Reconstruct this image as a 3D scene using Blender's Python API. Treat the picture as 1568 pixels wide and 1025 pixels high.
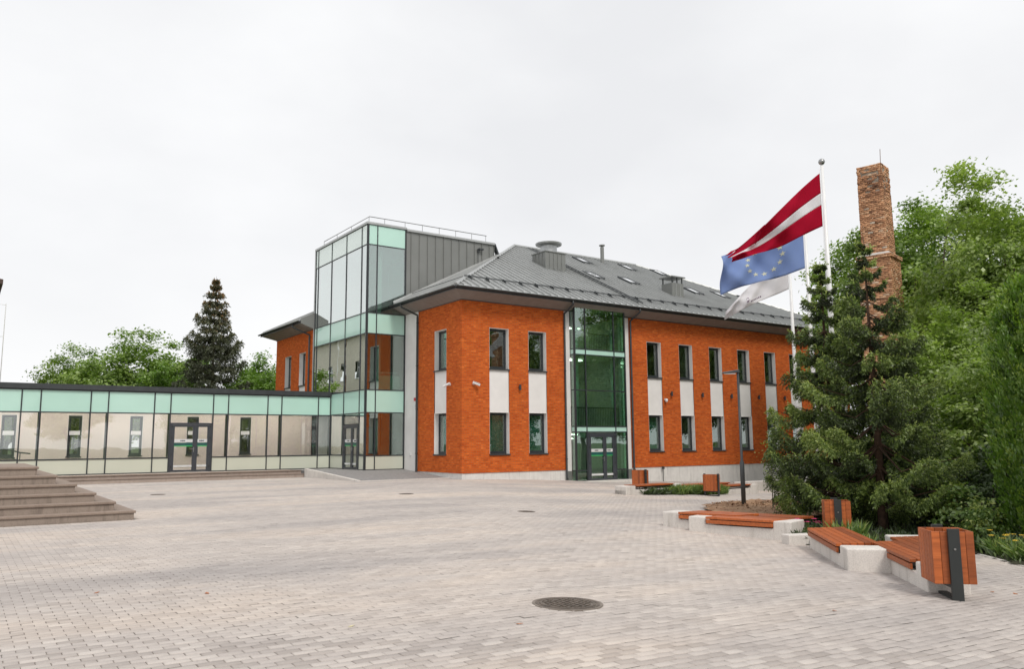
import bpy, math, random
import numpy as np
from mathutils import Vector, Matrix
R = math.radians
rng = np.random.default_rng(7)
random.seed(7)
scene = bpy.context.scene
for o in list(bpy.data.objects): bpy.data.objects.remove(o)
COL = scene.collection

# ------------------------------------------------------------------ camera
CAM = Vector((-19.017, -31.472, 1.65))
YAW, PITCH, ROLL, FOC = 0.607200697, 0.134507148, 0.00814484666, 1217.626
_f = Vector((math.sin(YAW)*math.cos(PITCH), math.cos(YAW)*math.cos(PITCH), math.sin(PITCH)))
_r = Vector((math.cos(YAW), -math.sin(YAW), 0))
_d = _f.cross(_r)
_c, _s = math.cos(ROLL), math.sin(ROLL)
RIGHT, DOWN, FWD = _c*_r + _s*_d, -_s*_r + _c*_d, _f
cd = bpy.data.cameras.new('camera'); cam = bpy.data.objects.new('camera', cd); COL.objects.link(cam)
cd.sensor_width = 36; cd.lens = FOC/1568*36; cd.clip_end = 2000; cd.clip_start = .05
cam.matrix_world = Matrix(((RIGHT.x, -DOWN.x, -FWD.x, CAM.x), (RIGHT.y, -DOWN.y, -FWD.y, CAM.y), (RIGHT.z, -DOWN.z, -FWD.z, CAM.z), (0, 0, 0, 1)))
scene.camera = cam

# ------------------------------------------------------------------ sky, sun, exposure
SUN_EL, SUN_AZ = 50, 190      # azimuth clockwise from +Y
w = bpy.data.worlds.new('World'); scene.world = w; w.use_nodes = True
nt = w.node_tree; nt.nodes.clear()
out = nt.nodes.new('ShaderNodeOutputWorld'); bg = nt.nodes.new('ShaderNodeBackground')
sky = nt.nodes.new('ShaderNodeTexSky'); sky.sky_type = 'NISHITA'; sky.sun_disc = False
sky.sun_elevation = R(SUN_EL); sky.sun_rotation = R(SUN_AZ); sky.air_density = 1; sky.dust_density = 4
tc = nt.nodes.new('ShaderNodeTexCoord'); mp = nt.nodes.new('ShaderNodeMapping'); mp.inputs['Scale'].default_value = (1, 1, 1.9)
n1 = nt.nodes.new('ShaderNodeTexNoise'); n1.inputs['Scale'].default_value = 2.3; n1.inputs['Detail'].default_value = 5; n1.inputs['Roughness'].default_value = .5
rp = nt.nodes.new('ShaderNodeValToRGB')
rp.color_ramp.elements[0].position = .3; rp.color_ramp.elements[0].color = (7.2, 7.25, 7.4, 1)
rp.color_ramp.elements[1].position = .72; rp.color_ramp.elements[1].color = (8.6, 8.63, 8.68, 1)
sep = nt.nodes.new('ShaderNodeSeparateXYZ')
mr = nt.nodes.new('ShaderNodeMapRange'); mr.inputs['From Min'].default_value = 0; mr.inputs['From Max'].default_value = .24
mr.inputs['To Min'].default_value = 1; mr.inputs['To Max'].default_value = 0
m2 = nt.nodes.new('ShaderNodeMixRGB'); m2.inputs['Color2'].default_value = (9.0, 9.0, 9.0, 1)
hz = nt.nodes.new('ShaderNodeMath'); hz.operation = 'MULTIPLY'; hz.inputs[1].default_value = .8
mx = nt.nodes.new('ShaderNodeMixRGB'); mx.inputs['Fac'].default_value = .96
L = nt.links.new
L(tc.outputs['Generated'], mp.inputs['Vector']); L(mp.outputs['Vector'], n1.inputs['Vector']); L(n1.outputs['Fac'], rp.inputs['Fac'])
L(tc.outputs['Generated'], sep.inputs['Vector']); L(sep.outputs['Z'], mr.inputs['Value']); L(mr.outputs['Result'], hz.inputs[0]); L(hz.outputs[0], m2.inputs['Fac'])
L(rp.outputs['Color'], m2.inputs['Color1']); L(sky.outputs['Color'], mx.inputs['Color1']); L(m2.outputs['Color'], mx.inputs['Color2'])
L(mx.outputs['Color'], bg.inputs['Color']); bg.inputs['Strength'].default_value = .10; L(bg.outputs['Background'], out.inputs['Surface'])

sl = bpy.data.lights.new('sun', 'SUN'); sl.energy = 1.5; sl.angle = R(16); sl.color = (1, .95, .88)
so = bpy.data.objects.new('sun', sl); COL.objects.link(so)
_v = Vector((math.sin(R(SUN_AZ))*math.cos(R(SUN_EL)), math.cos(R(SUN_AZ))*math.cos(R(SUN_EL)), math.sin(R(SUN_EL))))
so.rotation_euler = _v.to_track_quat('Z', 'Y').to_euler(); so.location = (0, 0, 60)
scene.view_settings.view_transform = 'Standard'; scene.view_settings.look = 'None'; scene.view_settings.gamma = 1
scene.view_settings.use_curve_mapping = False
scene.view_settings.exposure = 0.27
scene.render.engine = 'CYCLES'
try:
    scene.cycles.transparent_max_bounces = 24; scene.cycles.max_bounces = 10
except Exception: pass

# ------------------------------------------------------------------ mesh helpers
class MB:
    def __init__(s): s.v = []; s.f = []
    def quad(s, a, b, c, d): n = len(s.v); s.v += [a, b, c, d]; s.f.append((n, n+1, n+2, n+3)); return s
    def poly(s, pts): n = len(s.v); s.v += pts; s.f.append(tuple(range(n, n+len(pts)))); return s
    def box(s, x0, x1, y0, y1, z0, z1):
        n = len(s.v); s.v += [(x0,y0,z0),(x1,y0,z0),(x1,y1,z0),(x0,y1,z0),(x0,y0,z1),(x1,y0,z1),(x1,y1,z1),(x0,y1,z1)]
        s.f += [(n,n+3,n+2,n+1),(n+4,n+5,n+6,n+7),(n,n+1,n+5,n+4),(n+1,n+2,n+6,n+5),(n+2,n+3,n+7,n+6),(n+3,n,n+4,n+7)]; return s
    def prism(s, bot, top):
        k = len(bot); n = len(s.v); s.v += list(bot)+list(top)
        s.f.append(tuple(range(n+k-1, n-1, -1))); s.f.append(tuple(range(n+k, n+2*k)))
        for i in range(k): j = (i+1) % k; s.f.append((n+i, n+j, n+k+j, n+k+i))
        return s
    def tube(s, pts, r, k=8, cap=True):
        pts = [Vector(p) for p in pts]; rs = r if isinstance(r, (list, tuple)) else [r]*len(pts); n0 = len(s.v); up = None
        for i, p in enumerate(pts):
            t = (pts[min(i+1, len(pts)-1)]-pts[max(i-1, 0)]).normalized()
            if up is None: up = Vector((1, 0, 0)) if abs(t.z) > .7 else Vector((0, 0, 1))
            a = t.cross(up).normalized(); b = a.cross(t).normalized(); up = b
            for j in range(k):
                th = 2*math.pi*j/k; q = p+a*math.cos(th)*rs[i]+b*math.sin(th)*rs[i]; s.v.append(tuple(q))
        for i in range(len(pts)-1):
            for j in range(k):
                j2 = (j+1) % k; s.f.append((n0+i*k+j, n0+i*k+j2, n0+(i+1)*k+j2, n0+(i+1)*k+j))
        if cap:
            s.f.append(tuple(range(n0+k-1, n0-1, -1))); m = n0+(len(pts)-1)*k; s.f.append(tuple(range(m, m+k)))
        return s
    def bar(s, a, b, wx, wy=None):
        return s.tube([a, b], wx, 4)
    def xf(s, fn): s.v = [tuple(fn(*p)) for p in s.v]; return s
def finish(me, mat, smooth=False):
    me.update()
    if mat: me.materials.append(mat)
    if smooth:
        for p in me.polygons: p.use_smooth = True
    return me
def mesh_of(name, mb, mat, smooth=False):
    me = bpy.data.meshes.new(name); me.from_pydata(mb.v, [], mb.f); return finish(me, mat, smooth)
def link(name, me, parent=None, local=False, bevel=0):
    o = bpy.data.objects.new(name, me); COL.objects.link(o)
    if parent is not None:
        o.parent = parent
        if not local and parent.parent is None: o.location = -parent.location
    if bevel:
        b = o.modifiers.new('bevel', 'BEVEL'); b.width = bevel; b.segments = 2; b.limit_method = 'ANGLE'
    return o
def obj(name, mb, mat, parent=None, local=False, smooth=False, bevel=0):
    return link(name, mesh_of(name, mb, mat, smooth), parent, local, bevel)
def thing(name, label, cat, loc=(0, 0, 0), rz=0, group=None):
    o = bpy.data.objects.new(name, None); COL.objects.link(o); o.location = loc; o.rotation_euler = (0, 0, rz); o.empty_display_size = .3
    return tag(o, label, cat, group)
def tag(o, label, cat, group=None):
    o['label'] = label; o['category'] = cat
    if group: o['group'] = group
    return o
def struct(o): o['kind'] = 'structure'; return o
def stuff(o): o['kind'] = 'stuff'; return o
def copy_tree(o, parent=None):
    c = o.copy(); COL.objects.link(c); c.parent = parent
    for ch in list(o.children): copy_tree(ch, c)
    return c
def np_quads(name, V, mat, tint=None, n=4, smooth=False):
    """V: (k, n, 3) array of separate n-gons"""
    k = V.shape[0]; me = bpy.data.meshes.new(name)
    me.vertices.add(k*n); me.vertices.foreach_set('co', V.reshape(-1).astype(np.float32))
    me.loops.add(k*n); me.loops.foreach_set('vertex_index', np.arange(k*n, dtype=np.int32))
    me.polygons.add(k); me.polygons.foreach_set('loop_start', np.arange(0, k*n, n, dtype=np.int32)); me.polygons.foreach_set('loop_total', np.full(k, n, dtype=np.int32))
    if tint is not None:
        a = me.attributes.new('tint', 'FLOAT', 'POINT'); a.data.foreach_set('value', np.repeat(tint.astype(np.float32), n))
    me.update(calc_edges=True); me.validate()
    if mat: me.materials.append(mat)
    return me
def np_mesh(name, V, F, mat, tint=None):
    me = bpy.data.meshes.new(name); k = F.shape[0]; n = F.shape[1]
    me.vertices.add(V.shape[0]); me.vertices.foreach_set('co', V.reshape(-1).astype(np.float32))
    me.loops.add(k*n); me.loops.foreach_set('vertex_index', F.reshape(-1).astype(np.int32))
    me.polygons.add(k); me.polygons.foreach_set('loop_start', np.arange(0, k*n, n, dtype=np.int32)); me.polygons.foreach_set('loop_total', np.full(k, n, dtype=np.int32))
    if tint is not None:
        a = me.attributes.new('tint', 'FLOAT', 'POINT'); a.data.foreach_set('value', tint.astype(np.float32))
    me.update(calc_edges=True)
    if mat: me.materials.append(mat)
    return me

# ------------------------------------------------------------------ materials
class NT:
    def __init__(s, name):
        s.m = bpy.data.materials.new(name); s.m.use_nodes = True; s.t = s.m.node_tree; s.n = s.t.nodes
        s.b = s.n['Principled BSDF']; s.o = s.n['Material Output']
    def add(s, typ, **kw):
        x = s.n.new('ShaderNode'+typ)
        for k, v in kw.items():
            if hasattr(x, k) and k not in ('inputs',): setattr(x, k, v)
            else: x.inputs[k.replace('_', ' ')].default_value = v
        return x
    def l(s, a, b): s.t.links.new(a, b)
    def geo(s): return s.add('TexCoord').outputs['Object']
    def noise(s, scale, detail=3, vec=None, rough=.5):
        x = s.add('TexNoise'); x.inputs['Scale'].default_value = scale; x.inputs['Detail'].default_value = detail; x.inputs['Roughness'].default_value = rough
        s.l(vec if vec is not None else s.geo(), x.inputs['Vector']); return x.outputs['Fac']
    def ramp(s, fac, stops):
        r = s.add('ValToRGB'); e = r.color_ramp.elements
        while len(e) < len(stops): e.new(.5)
        for el, (p, c) in zip(e, stops): el.position = p; el.color = c if len(c) == 4 else (*c, 1)
        s.l(fac, r.inputs['Fac']); return r.outputs['Color']
    def mix(s, fac, a, b, typ='MIX'):
        x = s.add('MixRGB', blend_type=typ)
        for sock, v in ((x.inputs['Fac'], fac), (x.inputs['Color1'], a), (x.inputs['Color2'], b)):
            if isinstance(v, (int, float)): sock.default_value = v
            elif isinstance(v, tuple): sock.default_value = v if len(v) == 4 else (*v, 1)
            else: s.l(v, sock)
        return x.outputs['Color']
    def math(s, op, a, b=None):
        x = s.add('Math', operation=op)
        for i, v in enumerate((a, b)):
            if v is None: continue
            if isinstance(v, (int, float)): x.inputs[i].default_value = v
            else: s.l(v, x.inputs[i])
        return x.outputs[0]
    def bump(s, h, strength=.3, dist=.01):
        b = s.add('Bump'); b.inputs['Strength'].default_value = strength; b.inputs['Distance'].default_value = dist
        s.l(h, b.inputs['Height']); s.l(b.outputs['Normal'], s.b.inputs['Normal'])
    def col(s, c):
        if isinstance(c, tuple): s.b.inputs['Base Color'].default_value = (*c, 1)
        else: s.l(c, s.b.inputs['Base Color'])
    def set(s, **kw):
        for k, v in kw.items():
            k = k.replace('_', ' ')
            if isinstance(v, (int, float)): s.b.inputs[k].default_value = v
            else: s.l(v, s.b.inputs[k])
        return s
M = {}
def simple(name, c, rough=.6, metal=0, var=.12, scale=3, bump=0):
    t = NT(name); n = t.noise(scale, 4)
    lo = tuple(x*(1-var) for x in c); hi = tuple(min(1, x*(1+var)) for x in c)
    t.col(t.ramp(n, [(.3, lo), (.7, hi)])); t.set(Roughness=rough, Metallic=metal)
    if bump: t.bump(t.noise(scale*12, 3), bump, .004)
    M[name] = t.m; return t.m
simple('dark_frame', (.035, .04, .045), .38, 0, .15)
simple('grey_sheet', (.42, .43, .425), .36, .4, .07, 1.2)
simple('gutter', (.05, .055, .058), .4, .2, .15)
simple('white_render', (.79, .77, .755), .85, 0, .05, 1.5, .15)
simple('reveal_white', (.82, .80, .78), .8, 0, .04)
simple('soffit', (.27, .24, .22), .7, 0, .08)
simple('beige_wall', (.74, .64, .57), .85, 0, .05, .7)
simple('inner_white', (.55, .55, .52), .9, 0, .04)
simple('inner_dark', (.07, .075, .07), .9, 0, .2)
simple('floor_tile', (.22, .21, .19), .5, 0, .1)
simple('white_metal', (.80, .80, .80), .35, 0, .04)
simple('white_plastic', (.75, .75, .75), .4, 0, .04)
simple('steel', (.35, .35, .35), .3, .9, .1)
simple('blind', (.07, .22, .17), .7, 0, .05)
simple('bark', (.07, .05, .035), .95, 0, .4, 14, .6)
simple('red_bark', (.085, .048, .030), .95, 0, .4, 14, .6)
simple('sticker_white', (.65, .66, .66), .5)
simple('sticker_dark', (.01, .09, .08), .5)
simple('sticker_green', (.03, .42, .10), .5)
simple('black_print', (.03, .03, .03), .6)
simple('ramp_paving', (.26, .25, .245), .8, 0, .2, 9, .3)
simple('cast_iron', (.13, .105, .085), .6, .3, .35, 9, .5)
simple('stone_paint', (.5, .48, .45), .8)
simple('petal_orange', (.75, .28, .03), .6)
simple('petal_yellow', (.8, .55, .06), .6)
simple('petal_pink', (.62, .05, .18), .6)
simple('dead_leaf', (.42, .16, .07), .8, 0, .3, 20)
simple('pale_leaf', (.62, .56, .36), .8, 0, .2, 20)
simple('lamp_post', (.055, .06, .065), .45, .2, .15)
simple('carpet', (.25, .05, .04), .9)
def m_brick():
    t = NT('orange_brick'); p = t.add('NewGeometry').outputs['Position']; s = t.add('SeparateXYZ'); t.l(p, s.inputs[0])
    u = t.math('ADD', s.outputs['X'], s.outputs['Y']); c = t.add('CombineXYZ'); t.l(u, c.inputs['X']); t.l(s.outputs['Z'], c.inputs['Y'])
    b = t.add('TexBrick'); t.l(c.outputs[0], b.inputs['Vector']); b.inputs['Scale'].default_value = 1
    b.inputs['Brick Width'].default_value = .26; b.inputs['Row Height'].default_value = .078; b.inputs['Mortar Size'].default_value = .008; b.inputs['Mortar Smooth'].default_value = .2
    b.inputs['Color1'].default_value = (.53, .089, .013, 1); b.inputs['Color2'].default_value = (.70, .152, .024, 1); b.inputs['Mortar'].default_value = (.40, .155, .070, 1); b.inputs['Bias'].default_value = -.1
    wv = t.add('TexWhiteNoise'); wv.noise_dimensions = '2D'
    fl = t.add('VectorMath', operation='SNAP'); t.l(c.outputs[0], fl.inputs[0]); fl.inputs[1].default_value = (.13, .078, 1); t.l(fl.outputs[0], wv.inputs['Vector'])
    k = t.ramp(wv.outputs['Value'], [(0, (.74, .72, .70)), (.35, (.96, .95, .94)), (.85, (1, 1, 1)), (.94, (1.1, 1.16, 1.2)), (1, (1.2, 1.45, 1.6))])
    big = t.ramp(t.noise(.5, 4, p), [(.3, (.93, .92, .91)), (.7, (1.05, 1.05, 1.04))])
    t.col(t.mix(1, t.mix(.6, b.outputs['Color'], k, 'MULTIPLY'), big, 'MULTIPLY')); t.set(Roughness=.9); t.b.inputs['Specular IOR Level'].default_value = .12
    h = t.math('ADD', t.math('MULTIPLY', b.outputs['Fac'], -1), t.math('MULTIPLY', t.noise(40, 3, p), .5)); t.bump(h, .55, .012); M['brick'] = t.m
m_brick()
def m_oldbrick():
    t = NT('old_brick'); a = t.add('Attribute'); a.attribute_name = 'tint'; p = t.geo()
    c = t.ramp(a.outputs['Fac'], [(0, (.20, .10, .06)), (.25, (.40, .20, .11)), (.6, (.60, .33, .185)), (.85, (.68, .45, .29)), (1, (.62, .55, .46))])
    n = t.ramp(t.noise(5, 4, p), [(.3, (.66, .62, .6)), (.6, (1.1, 1.08, 1.05))])
    t.col(t.mix(1, c, n, 'MULTIPLY')); t.set(Roughness=.95); t.bump(t.noise(30, 4, p), .6, .02); M['old_brick'] = t.m
m_oldbrick()
def m_concrete(name, c, stain):
    t = NT(name); p = t.add('NewGeometry').outputs['Position']
    n = t.ramp(t.noise(2.2, 6, p, .6), [(.3, tuple(x*.86 for x in c)), (.65, c)])
    mp = t.add('Mapping'); mp.inputs['Scale'].default_value = (7, 7, 1.1); t.l(p, mp.inputs['Vector'])
    st = t.ramp(t.noise(1, 5, mp.outputs[0], .65), [(.52, (0, 0, 0)), (.72, (1, 1, 1))])
    f = t.ramp(t.noise(60, 2, p), [(.35, (.85, .85, .85)), (.6, (1, 1, 1))])
    x = t.mix(t.math('MULTIPLY', st, .55), n, stain); t.col(t.mix(1, x, f, 'MULTIPLY')); t.set(Roughness=.88); t.bump(t.noise(90, 3, p), .35, .006); M[name] = t.m
m_concrete('concrete', (.74, .695, .65), (.42, .385, .345))
m_concrete('plinth', (.80, .775, .745), (.50, .48, .46))
m_concrete('stair_front', (.34, .275, .23), (.09, .068, .055))
m_concrete('stair_tread', (.31, .24, .195), (.17, .125, .10))
m_concrete('link_step', (.44, .36, .31), (.26, .19, .16))
def m_wood():
    t = NT('stained_wood'); p = t.geo(); oi = t.add('ObjectInfo')
    mp = t.add('Mapping'); mp.inputs['Scale'].default_value = (2, 26, 26); t.l(p, mp.inputs['Vector'])
    ad = t.add('VectorMath', operation='ADD'); t.l(mp.outputs[0], ad.inputs[0]); t.l(oi.outputs['Random'], ad.inputs[1])
    g = t.ramp(t.noise(1, 5, ad.outputs[0], .6), [(.25, (.25, .058, .012)), (.55, (.40, .10, .022)), (.8, (.50, .14, .035))])
    v = t.ramp(oi.outputs['Random'], [(0, (.62, .60, .60)), (1, (1.22, 1.2, 1.15))])
    t.col(t.mix(1, g, v, 'MULTIPLY')); t.set(Roughness=.5); t.bump(t.noise(1, 4, mp.outputs[0]), .2, .004); M['wood'] = t.m
m_wood()
def m_glass(name, tint, f0, power=3.2, gain=.9):
    t = NT(name); t.n.remove(t.b); tr = t.add('BsdfTransparent'); tr.inputs['Color'].default_value = (*tint, 1)
    gl = t.add('BsdfGlossy'); gl.inputs['Roughness'].default_value = .0; gl.inputs['Color'].default_value = (.93, .97, .95, 1)
    lw = t.add('LayerWeight'); lw.inputs['Blend'].default_value = .5
    f = t.math('ADD', t.math('MULTIPLY', t.math('POWER', lw.outputs['Facing'], power), gain), f0); f = t.math('MINIMUM', f, 1.0)
    ns = t.noise(1.1, 1); bp = t.add('Bump'); bp.inputs['Strength'].default_value = .035; bp.inputs['Distance'].default_value = .05; t.l(ns, bp.inputs['Height']); t.l(bp.outputs[0], gl.inputs['Normal'])
    mx = t.add('MixShader'); t.l(f, mx.inputs[0]); t.l(tr.outputs[0], mx.inputs[1]); t.l(gl.outputs[0], mx.inputs[2]); t.l(mx.outputs[0], t.o.inputs['Surface']); M[name] = t.m
m_glass('glass_clear', (.95, .955, .945), .13, 3.5, .45)
m_glass('glass_tower_side', (.50, .64, .60), .60, 2.2, .4)
m_glass('glass_tower', (.62, .80, .74), .34, 2.2, .5)
m_glass('glass_bay', (.66, .86, .76), .19, 3, .5)
m_glass('glass_window', (.72, .82, .78), .16, 2.5, .6)
def m_frost(name, c, rough, coat):
    t = NT(name); n = t.ramp(t.noise(.8, 2), [(.3, tuple(x*.95 for x in c)), (.7, c)]); t.col(n); t.set(Roughness=rough); t.b.inputs['Coat Weight'].default_value = coat; t.b.inputs['Coat Roughness'].default_value = .03; M[name] = t.m
m_frost('frost_mint', (.50, .76, .66), .35, .8)
m_frost('frost_low', (.60, .62, .52), .4, .6)
def m_pavers(name, objrand):
    t = NT(name); p = t.add('NewGeometry').outputs['Position']
    if objrand: fac = t.add('ObjectInfo').outputs['Random']
    else:
        a = t.add('Attribute'); a.attribute_name = 'tint'; fac = a.outputs['Fac']
    mp = t.add('Mapping'); mp.inputs['Scale'].default_value = (.10, .42, 1); mp.inputs['Rotation'].default_value = (0, 0, R(-38)); t.l(p, mp.inputs['Vector'])
    big = t.noise(1, 5, mp.outputs[0], .6)
    base = t.ramp(fac, [(0, (.40, .36, .33)), (.5, (.505, .46, .425)), (1, (.60, .553, .508))])
    sand = t.ramp(big, [(.36, (.78, .78, .80)), (.50, (.96, .95, .95)), (.64, (1.08, 1.03, .98))])
    grit = t.ramp(t.noise(120, 2, p), [(.3, (.88, .88, .88)), (.7, (1.07, 1.07, 1.07))])
    sp = t.ramp(t.noise(.35, 3, p), [(.35, (.93, .93, .94)), (.65, (1.06, 1.05, 1.04))])
    x = t.mix(1, t.mix(1, t.mix(1, base, sand, 'MULTIPLY'), grit, 'MULTIPLY'), sp, 'MULTIPLY'); t.col(x); t.set(Roughness=.9); t.bump(t.noise(150, 3, p), .3, .004); M[name] = t.m
m_pavers('paver', False); m_pavers('paver_single', True)
def m_sheet():
    t = NT('paving_bed'); p = t.add('NewGeometry').outputs['Position']
    b = t.add('TexBrick'); t.l(p, b.inputs['Vector']); b.inputs['Scale'].default_value = 1; b.inputs['Brick Width'].default_value = .2; b.inputs['Row Height'].default_value = .1; b.inputs['Mortar Size'].default_value = .004
    b.inputs['Color1'].default_value = (.44, .41, .39, 1); b.inputs['Color2'].default_value = (.52, .49, .46, 1); b.inputs['Mortar'].default_value = (.17, .145, .125, 1)
    n = t.ramp(t.noise(.6, 4, p), [(.3, (.85, .85, .86)), (.7, (1.05, 1.03, 1.0))]); t.col(t.mix(1, b.outputs['Color'], n, 'MULTIPLY')); t.set(Roughness=.9); M['bed'] = t.m
    t = NT('joint_sand'); n = t.ramp(t.noise(3, 4), [(.3, (.13, .11, .095)), (.7, (.22, .19, .165))]); t.col(n); t.set(Roughness=.95); M['joint'] = t.m
m_sheet()
def m_soil(name, a, b, c):
    t = NT(name); p = t.add('NewGeometry').outputs['Position']
    n = t.ramp(t.noise(1.5, 8, p, .7), [(.3, a), (.55, b), (.75, c)]); t.col(n); t.set(Roughness=.95); t.bump(t.noise(25, 5, p, .7), .8, .05); M[name] = t.m
m_soil('garden_soil', (.028, .020, .014), (.045, .045, .02), (.05, .06, .025))
m_soil('mulch', (.24, .13, .075), (.36, .22, .13), (.46, .31, .20))
m_soil('grass_ground', (.04, .07, .02), (.06, .10, .03), (.09, .11, .05))
def m_leaf(name, stops, trans=.35, rough=.48):
    t = NT(name); a = t.add('Attribute'); a.attribute_name = 'tint'; c = t.ramp(a.outputs['Fac'], stops); t.n.remove(t.b)
    df = t.add('BsdfDiffuse'); tl = t.add('BsdfTranslucent'); gl = t.add('BsdfGlossy'); gl.inputs['Roughness'].default_value = rough; gl.inputs['Color'].default_value = (.75, .78, .70, 1)
    t.l(c, df.inputs['Color']); t.l(t.mix(1, c, (1.1, 1.25, .6), 'MULTIPLY'), tl.inputs['Color'])
    m1 = t.add('MixShader'); m1.inputs[0].default_value = trans; t.l(df.outputs[0], m1.inputs[1]); t.l(tl.outputs[0], m1.inputs[2])
    m2 = t.add('MixShader'); m2.inputs[0].default_value = .085; t.l(m1.outputs[0], m2.inputs[1]); t.l(gl.outputs[0], m2.inputs[2]); t.l(m2.outputs[0], t.o.inputs['Surface']); M[name] = t.m
m_leaf('leaf_green', [(0, (.10, .165, .026)), (.5, (.20, .31, .055)), (1, (.38, .50, .13))], .42)
m_leaf('leaf_bright', [(0, (.09, .17, .02)), (.5, (.16, .29, .035)), (1, (.28, .42, .07))], .42)
m_leaf('leaf_olive', [(0, (.12, .175, .035)), (.5, (.24, .335, .075)), (1, (.42, .52, .16))], .5)
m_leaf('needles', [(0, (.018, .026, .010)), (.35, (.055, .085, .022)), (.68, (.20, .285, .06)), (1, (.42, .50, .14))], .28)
m_leaf('needles_grey', [(0, (.04, .042, .026)), (.35, (.07, .082, .045)), (.65, (.12, .128, .065)), (.88, (.22, .155, .075)), (1, (.33, .19, .085))], .2)
m_leaf('thuja', [(0, (.05, .115, .012)), (.5, (.15, .29, .022)), (1, (.34, .45, .05))], .42)
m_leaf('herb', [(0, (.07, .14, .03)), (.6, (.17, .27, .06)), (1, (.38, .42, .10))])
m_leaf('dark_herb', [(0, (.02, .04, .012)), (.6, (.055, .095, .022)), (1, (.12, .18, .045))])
def m_emit(name, c, s):
    t = NT(name); t.b.inputs['Emission Color'].default_value = (*c, 1); t.b.inputs['Emission Strength'].default_value = s; t.b.inputs['Base Color'].default_value = (.8, .8, .8, 1); M[name] = t.m
m_emit('lamp_fill_glow', (1, .95, .84), 4.0); m_emit('fill_strip_glow', (1, .95, .92), 17.0)  # first: hall lamps plus added fill; second: fill added to brighten the corridor
simple('door_grey', (.045, .05, .06), .42, 0, .1)
simple('galvanised', (.42, .43, .43), .38, .75, .12, 4)
m_frost('skylight_glass', (.62, .64, .66), .15, 1.0)
simple('clad_grey', (.215, .22, .21), .45, .25, .07, 1.0)
simple('roof_brown', (.09, .06, .05), .8, 0, .2)
simple('rusty', (.20, .10, .06), .8, .2, .3, 8)
simple('mortar', (.30, .25, .20), .95, 0, .3, 8)
simple('beige_pale', (.80, .73, .63), .9, 0, .05)
m_frost('frost_sky_reflect', (.80, .92, .87), .2, 1.0)  # pale base colour stands in for sky reflected in the tower's top band
m_frost('dark_pane', (.03, .05, .045), .05, 1.0)
simple('bin_steel', (.028, .032, .032), .45, .1, .1)
simple('ring_dark', (.20, .17, .145), .9, 0, .2, 8)
simple('alarm_red', (.55, .02, .03), .4)
simple('emblem', (.10, .04, .10), .7)
def m_cloth(name, c):
    t = NT(name); t.n.remove(t.b); df = t.add('BsdfDiffuse'); tl = t.add('BsdfTranslucent'); df.inputs['Color'].default_value = (*c, 1); tl.inputs['Color'].default_value = (*c, 1)
    w_ = t.ramp(t.noise(300, 2), [(.3, tuple(x*.9 for x in c)), (.7, c)]); t.l(w_, df.inputs['Color'])
    m1 = t.add('MixShader'); m1.inputs[0].default_value = .4; t.l(df.outputs[0], m1.inputs[1]); t.l(tl.outputs[0], m1.inputs[2]); t.l(m1.outputs[0], t.o.inputs['Surface']); M[name] = t.m
m_cloth('flag_red', (.50, .015, .045)); m_cloth('flag_white', (.85, .84, .86)); m_cloth('flag_blue', (.30, .41, .70)); m_cloth('flag_star', (.88, .86, .62))
# ------------------------------------------------------------------ ground
def gz(X, Y):
    u = min(X-.58*Y, 34); return -.041*math.log1p(math.exp(max(-30, u)))
def gz_np(X, Y):
    u = np.clip(X-.58*Y, -30, 34); return -.041*np.log1p(np.exp(u))
def gtilt(X, Y):
    e = .05; return math.atan((gz(X, Y+e)-gz(X, Y-e))/(2*e)), -math.atan((gz(X+e, Y)-gz(X-e, Y))/(2*e))
def project(P):
    P = np.asarray(P, float)-np.array(CAM); x = P@np.array(RIGHT); y = P@np.array(DOWN); z = P@np.array(FWD)
    return 784+FOC*x/np.maximum(z, .01), 512.5+FOC*y/np.maximum(z, .01), z
def sheet(name, xs, ys, mat, dz, keep=None):
    X, Y = np.meshgrid(xs, ys); Z = gz_np(X, Y)+dz; V = np.stack([X, Y, Z], -1).reshape(-1, 3); nx = len(xs); F = []
    for j in range(len(ys)-1):
        for i in range(nx-1):
            if keep is None or keep((xs[i]+xs[i+1])/2, (ys[j]+ys[j+1])/2): F.append((j*nx+i, j*nx+i+1, (j+1)*nx+i+1, (j+1)*nx+i))
    return link(name, np_mesh(name, V, np.array(F), mat))
_ax = np.concatenate([np.linspace(-700, -60, 6), np.arange(-50, 61, 2.), np.linspace(80, 700, 6)])
struct(sheet('ground', _ax, _ax, M['grass_ground'], -.10))
# plan outline of the garden on the right (everything inside is soil, not paving)
GARDEN = [(-5.0, -19.2), (-5.3, -21.6), (-6.05, -22.35), (-6.6, -23.5), (-5.9, -24.2), (-4.7, -23.7), (-3.81, -24.2), (-4.71, -25.3), (-8.2, -29.5), (-2, -34), (60, -40), (60, -15), (20, -14.5), (9, -12.6), (4.9, -12.4), (1.5, -13.6), (-.9, -15.3), (-3.2, -17.6)]
def inside(x, y, poly):
    c = False; j = len(poly)-1
    for i in range(len(poly)):
        xi, yi = poly[i]; xj, yj = poly[j]
        if (yi > y) != (yj > y) and x < (xj-xi)*(y-yi)/(yj-yi)+xi: c = not c
        j = i
    return c
def inside_np(X, Y, poly):
    c = np.zeros(X.shape, bool); j = len(poly)-1
    for i in range(len(poly)):
        xi, yi = poly[i]; xj, yj = poly[j]
        if yi != yj: c ^= ((yi > Y) != (yj > Y)) & (X < (xj-xi)*(Y-yi)/(yj-yi)+xi)
        j = i
    return c
plaza = struct(sheet('plaza', np.arange(-46, 31.1, 1.), np.arange(-90, 12.1, 1.), M['bed'], -.020))
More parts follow.
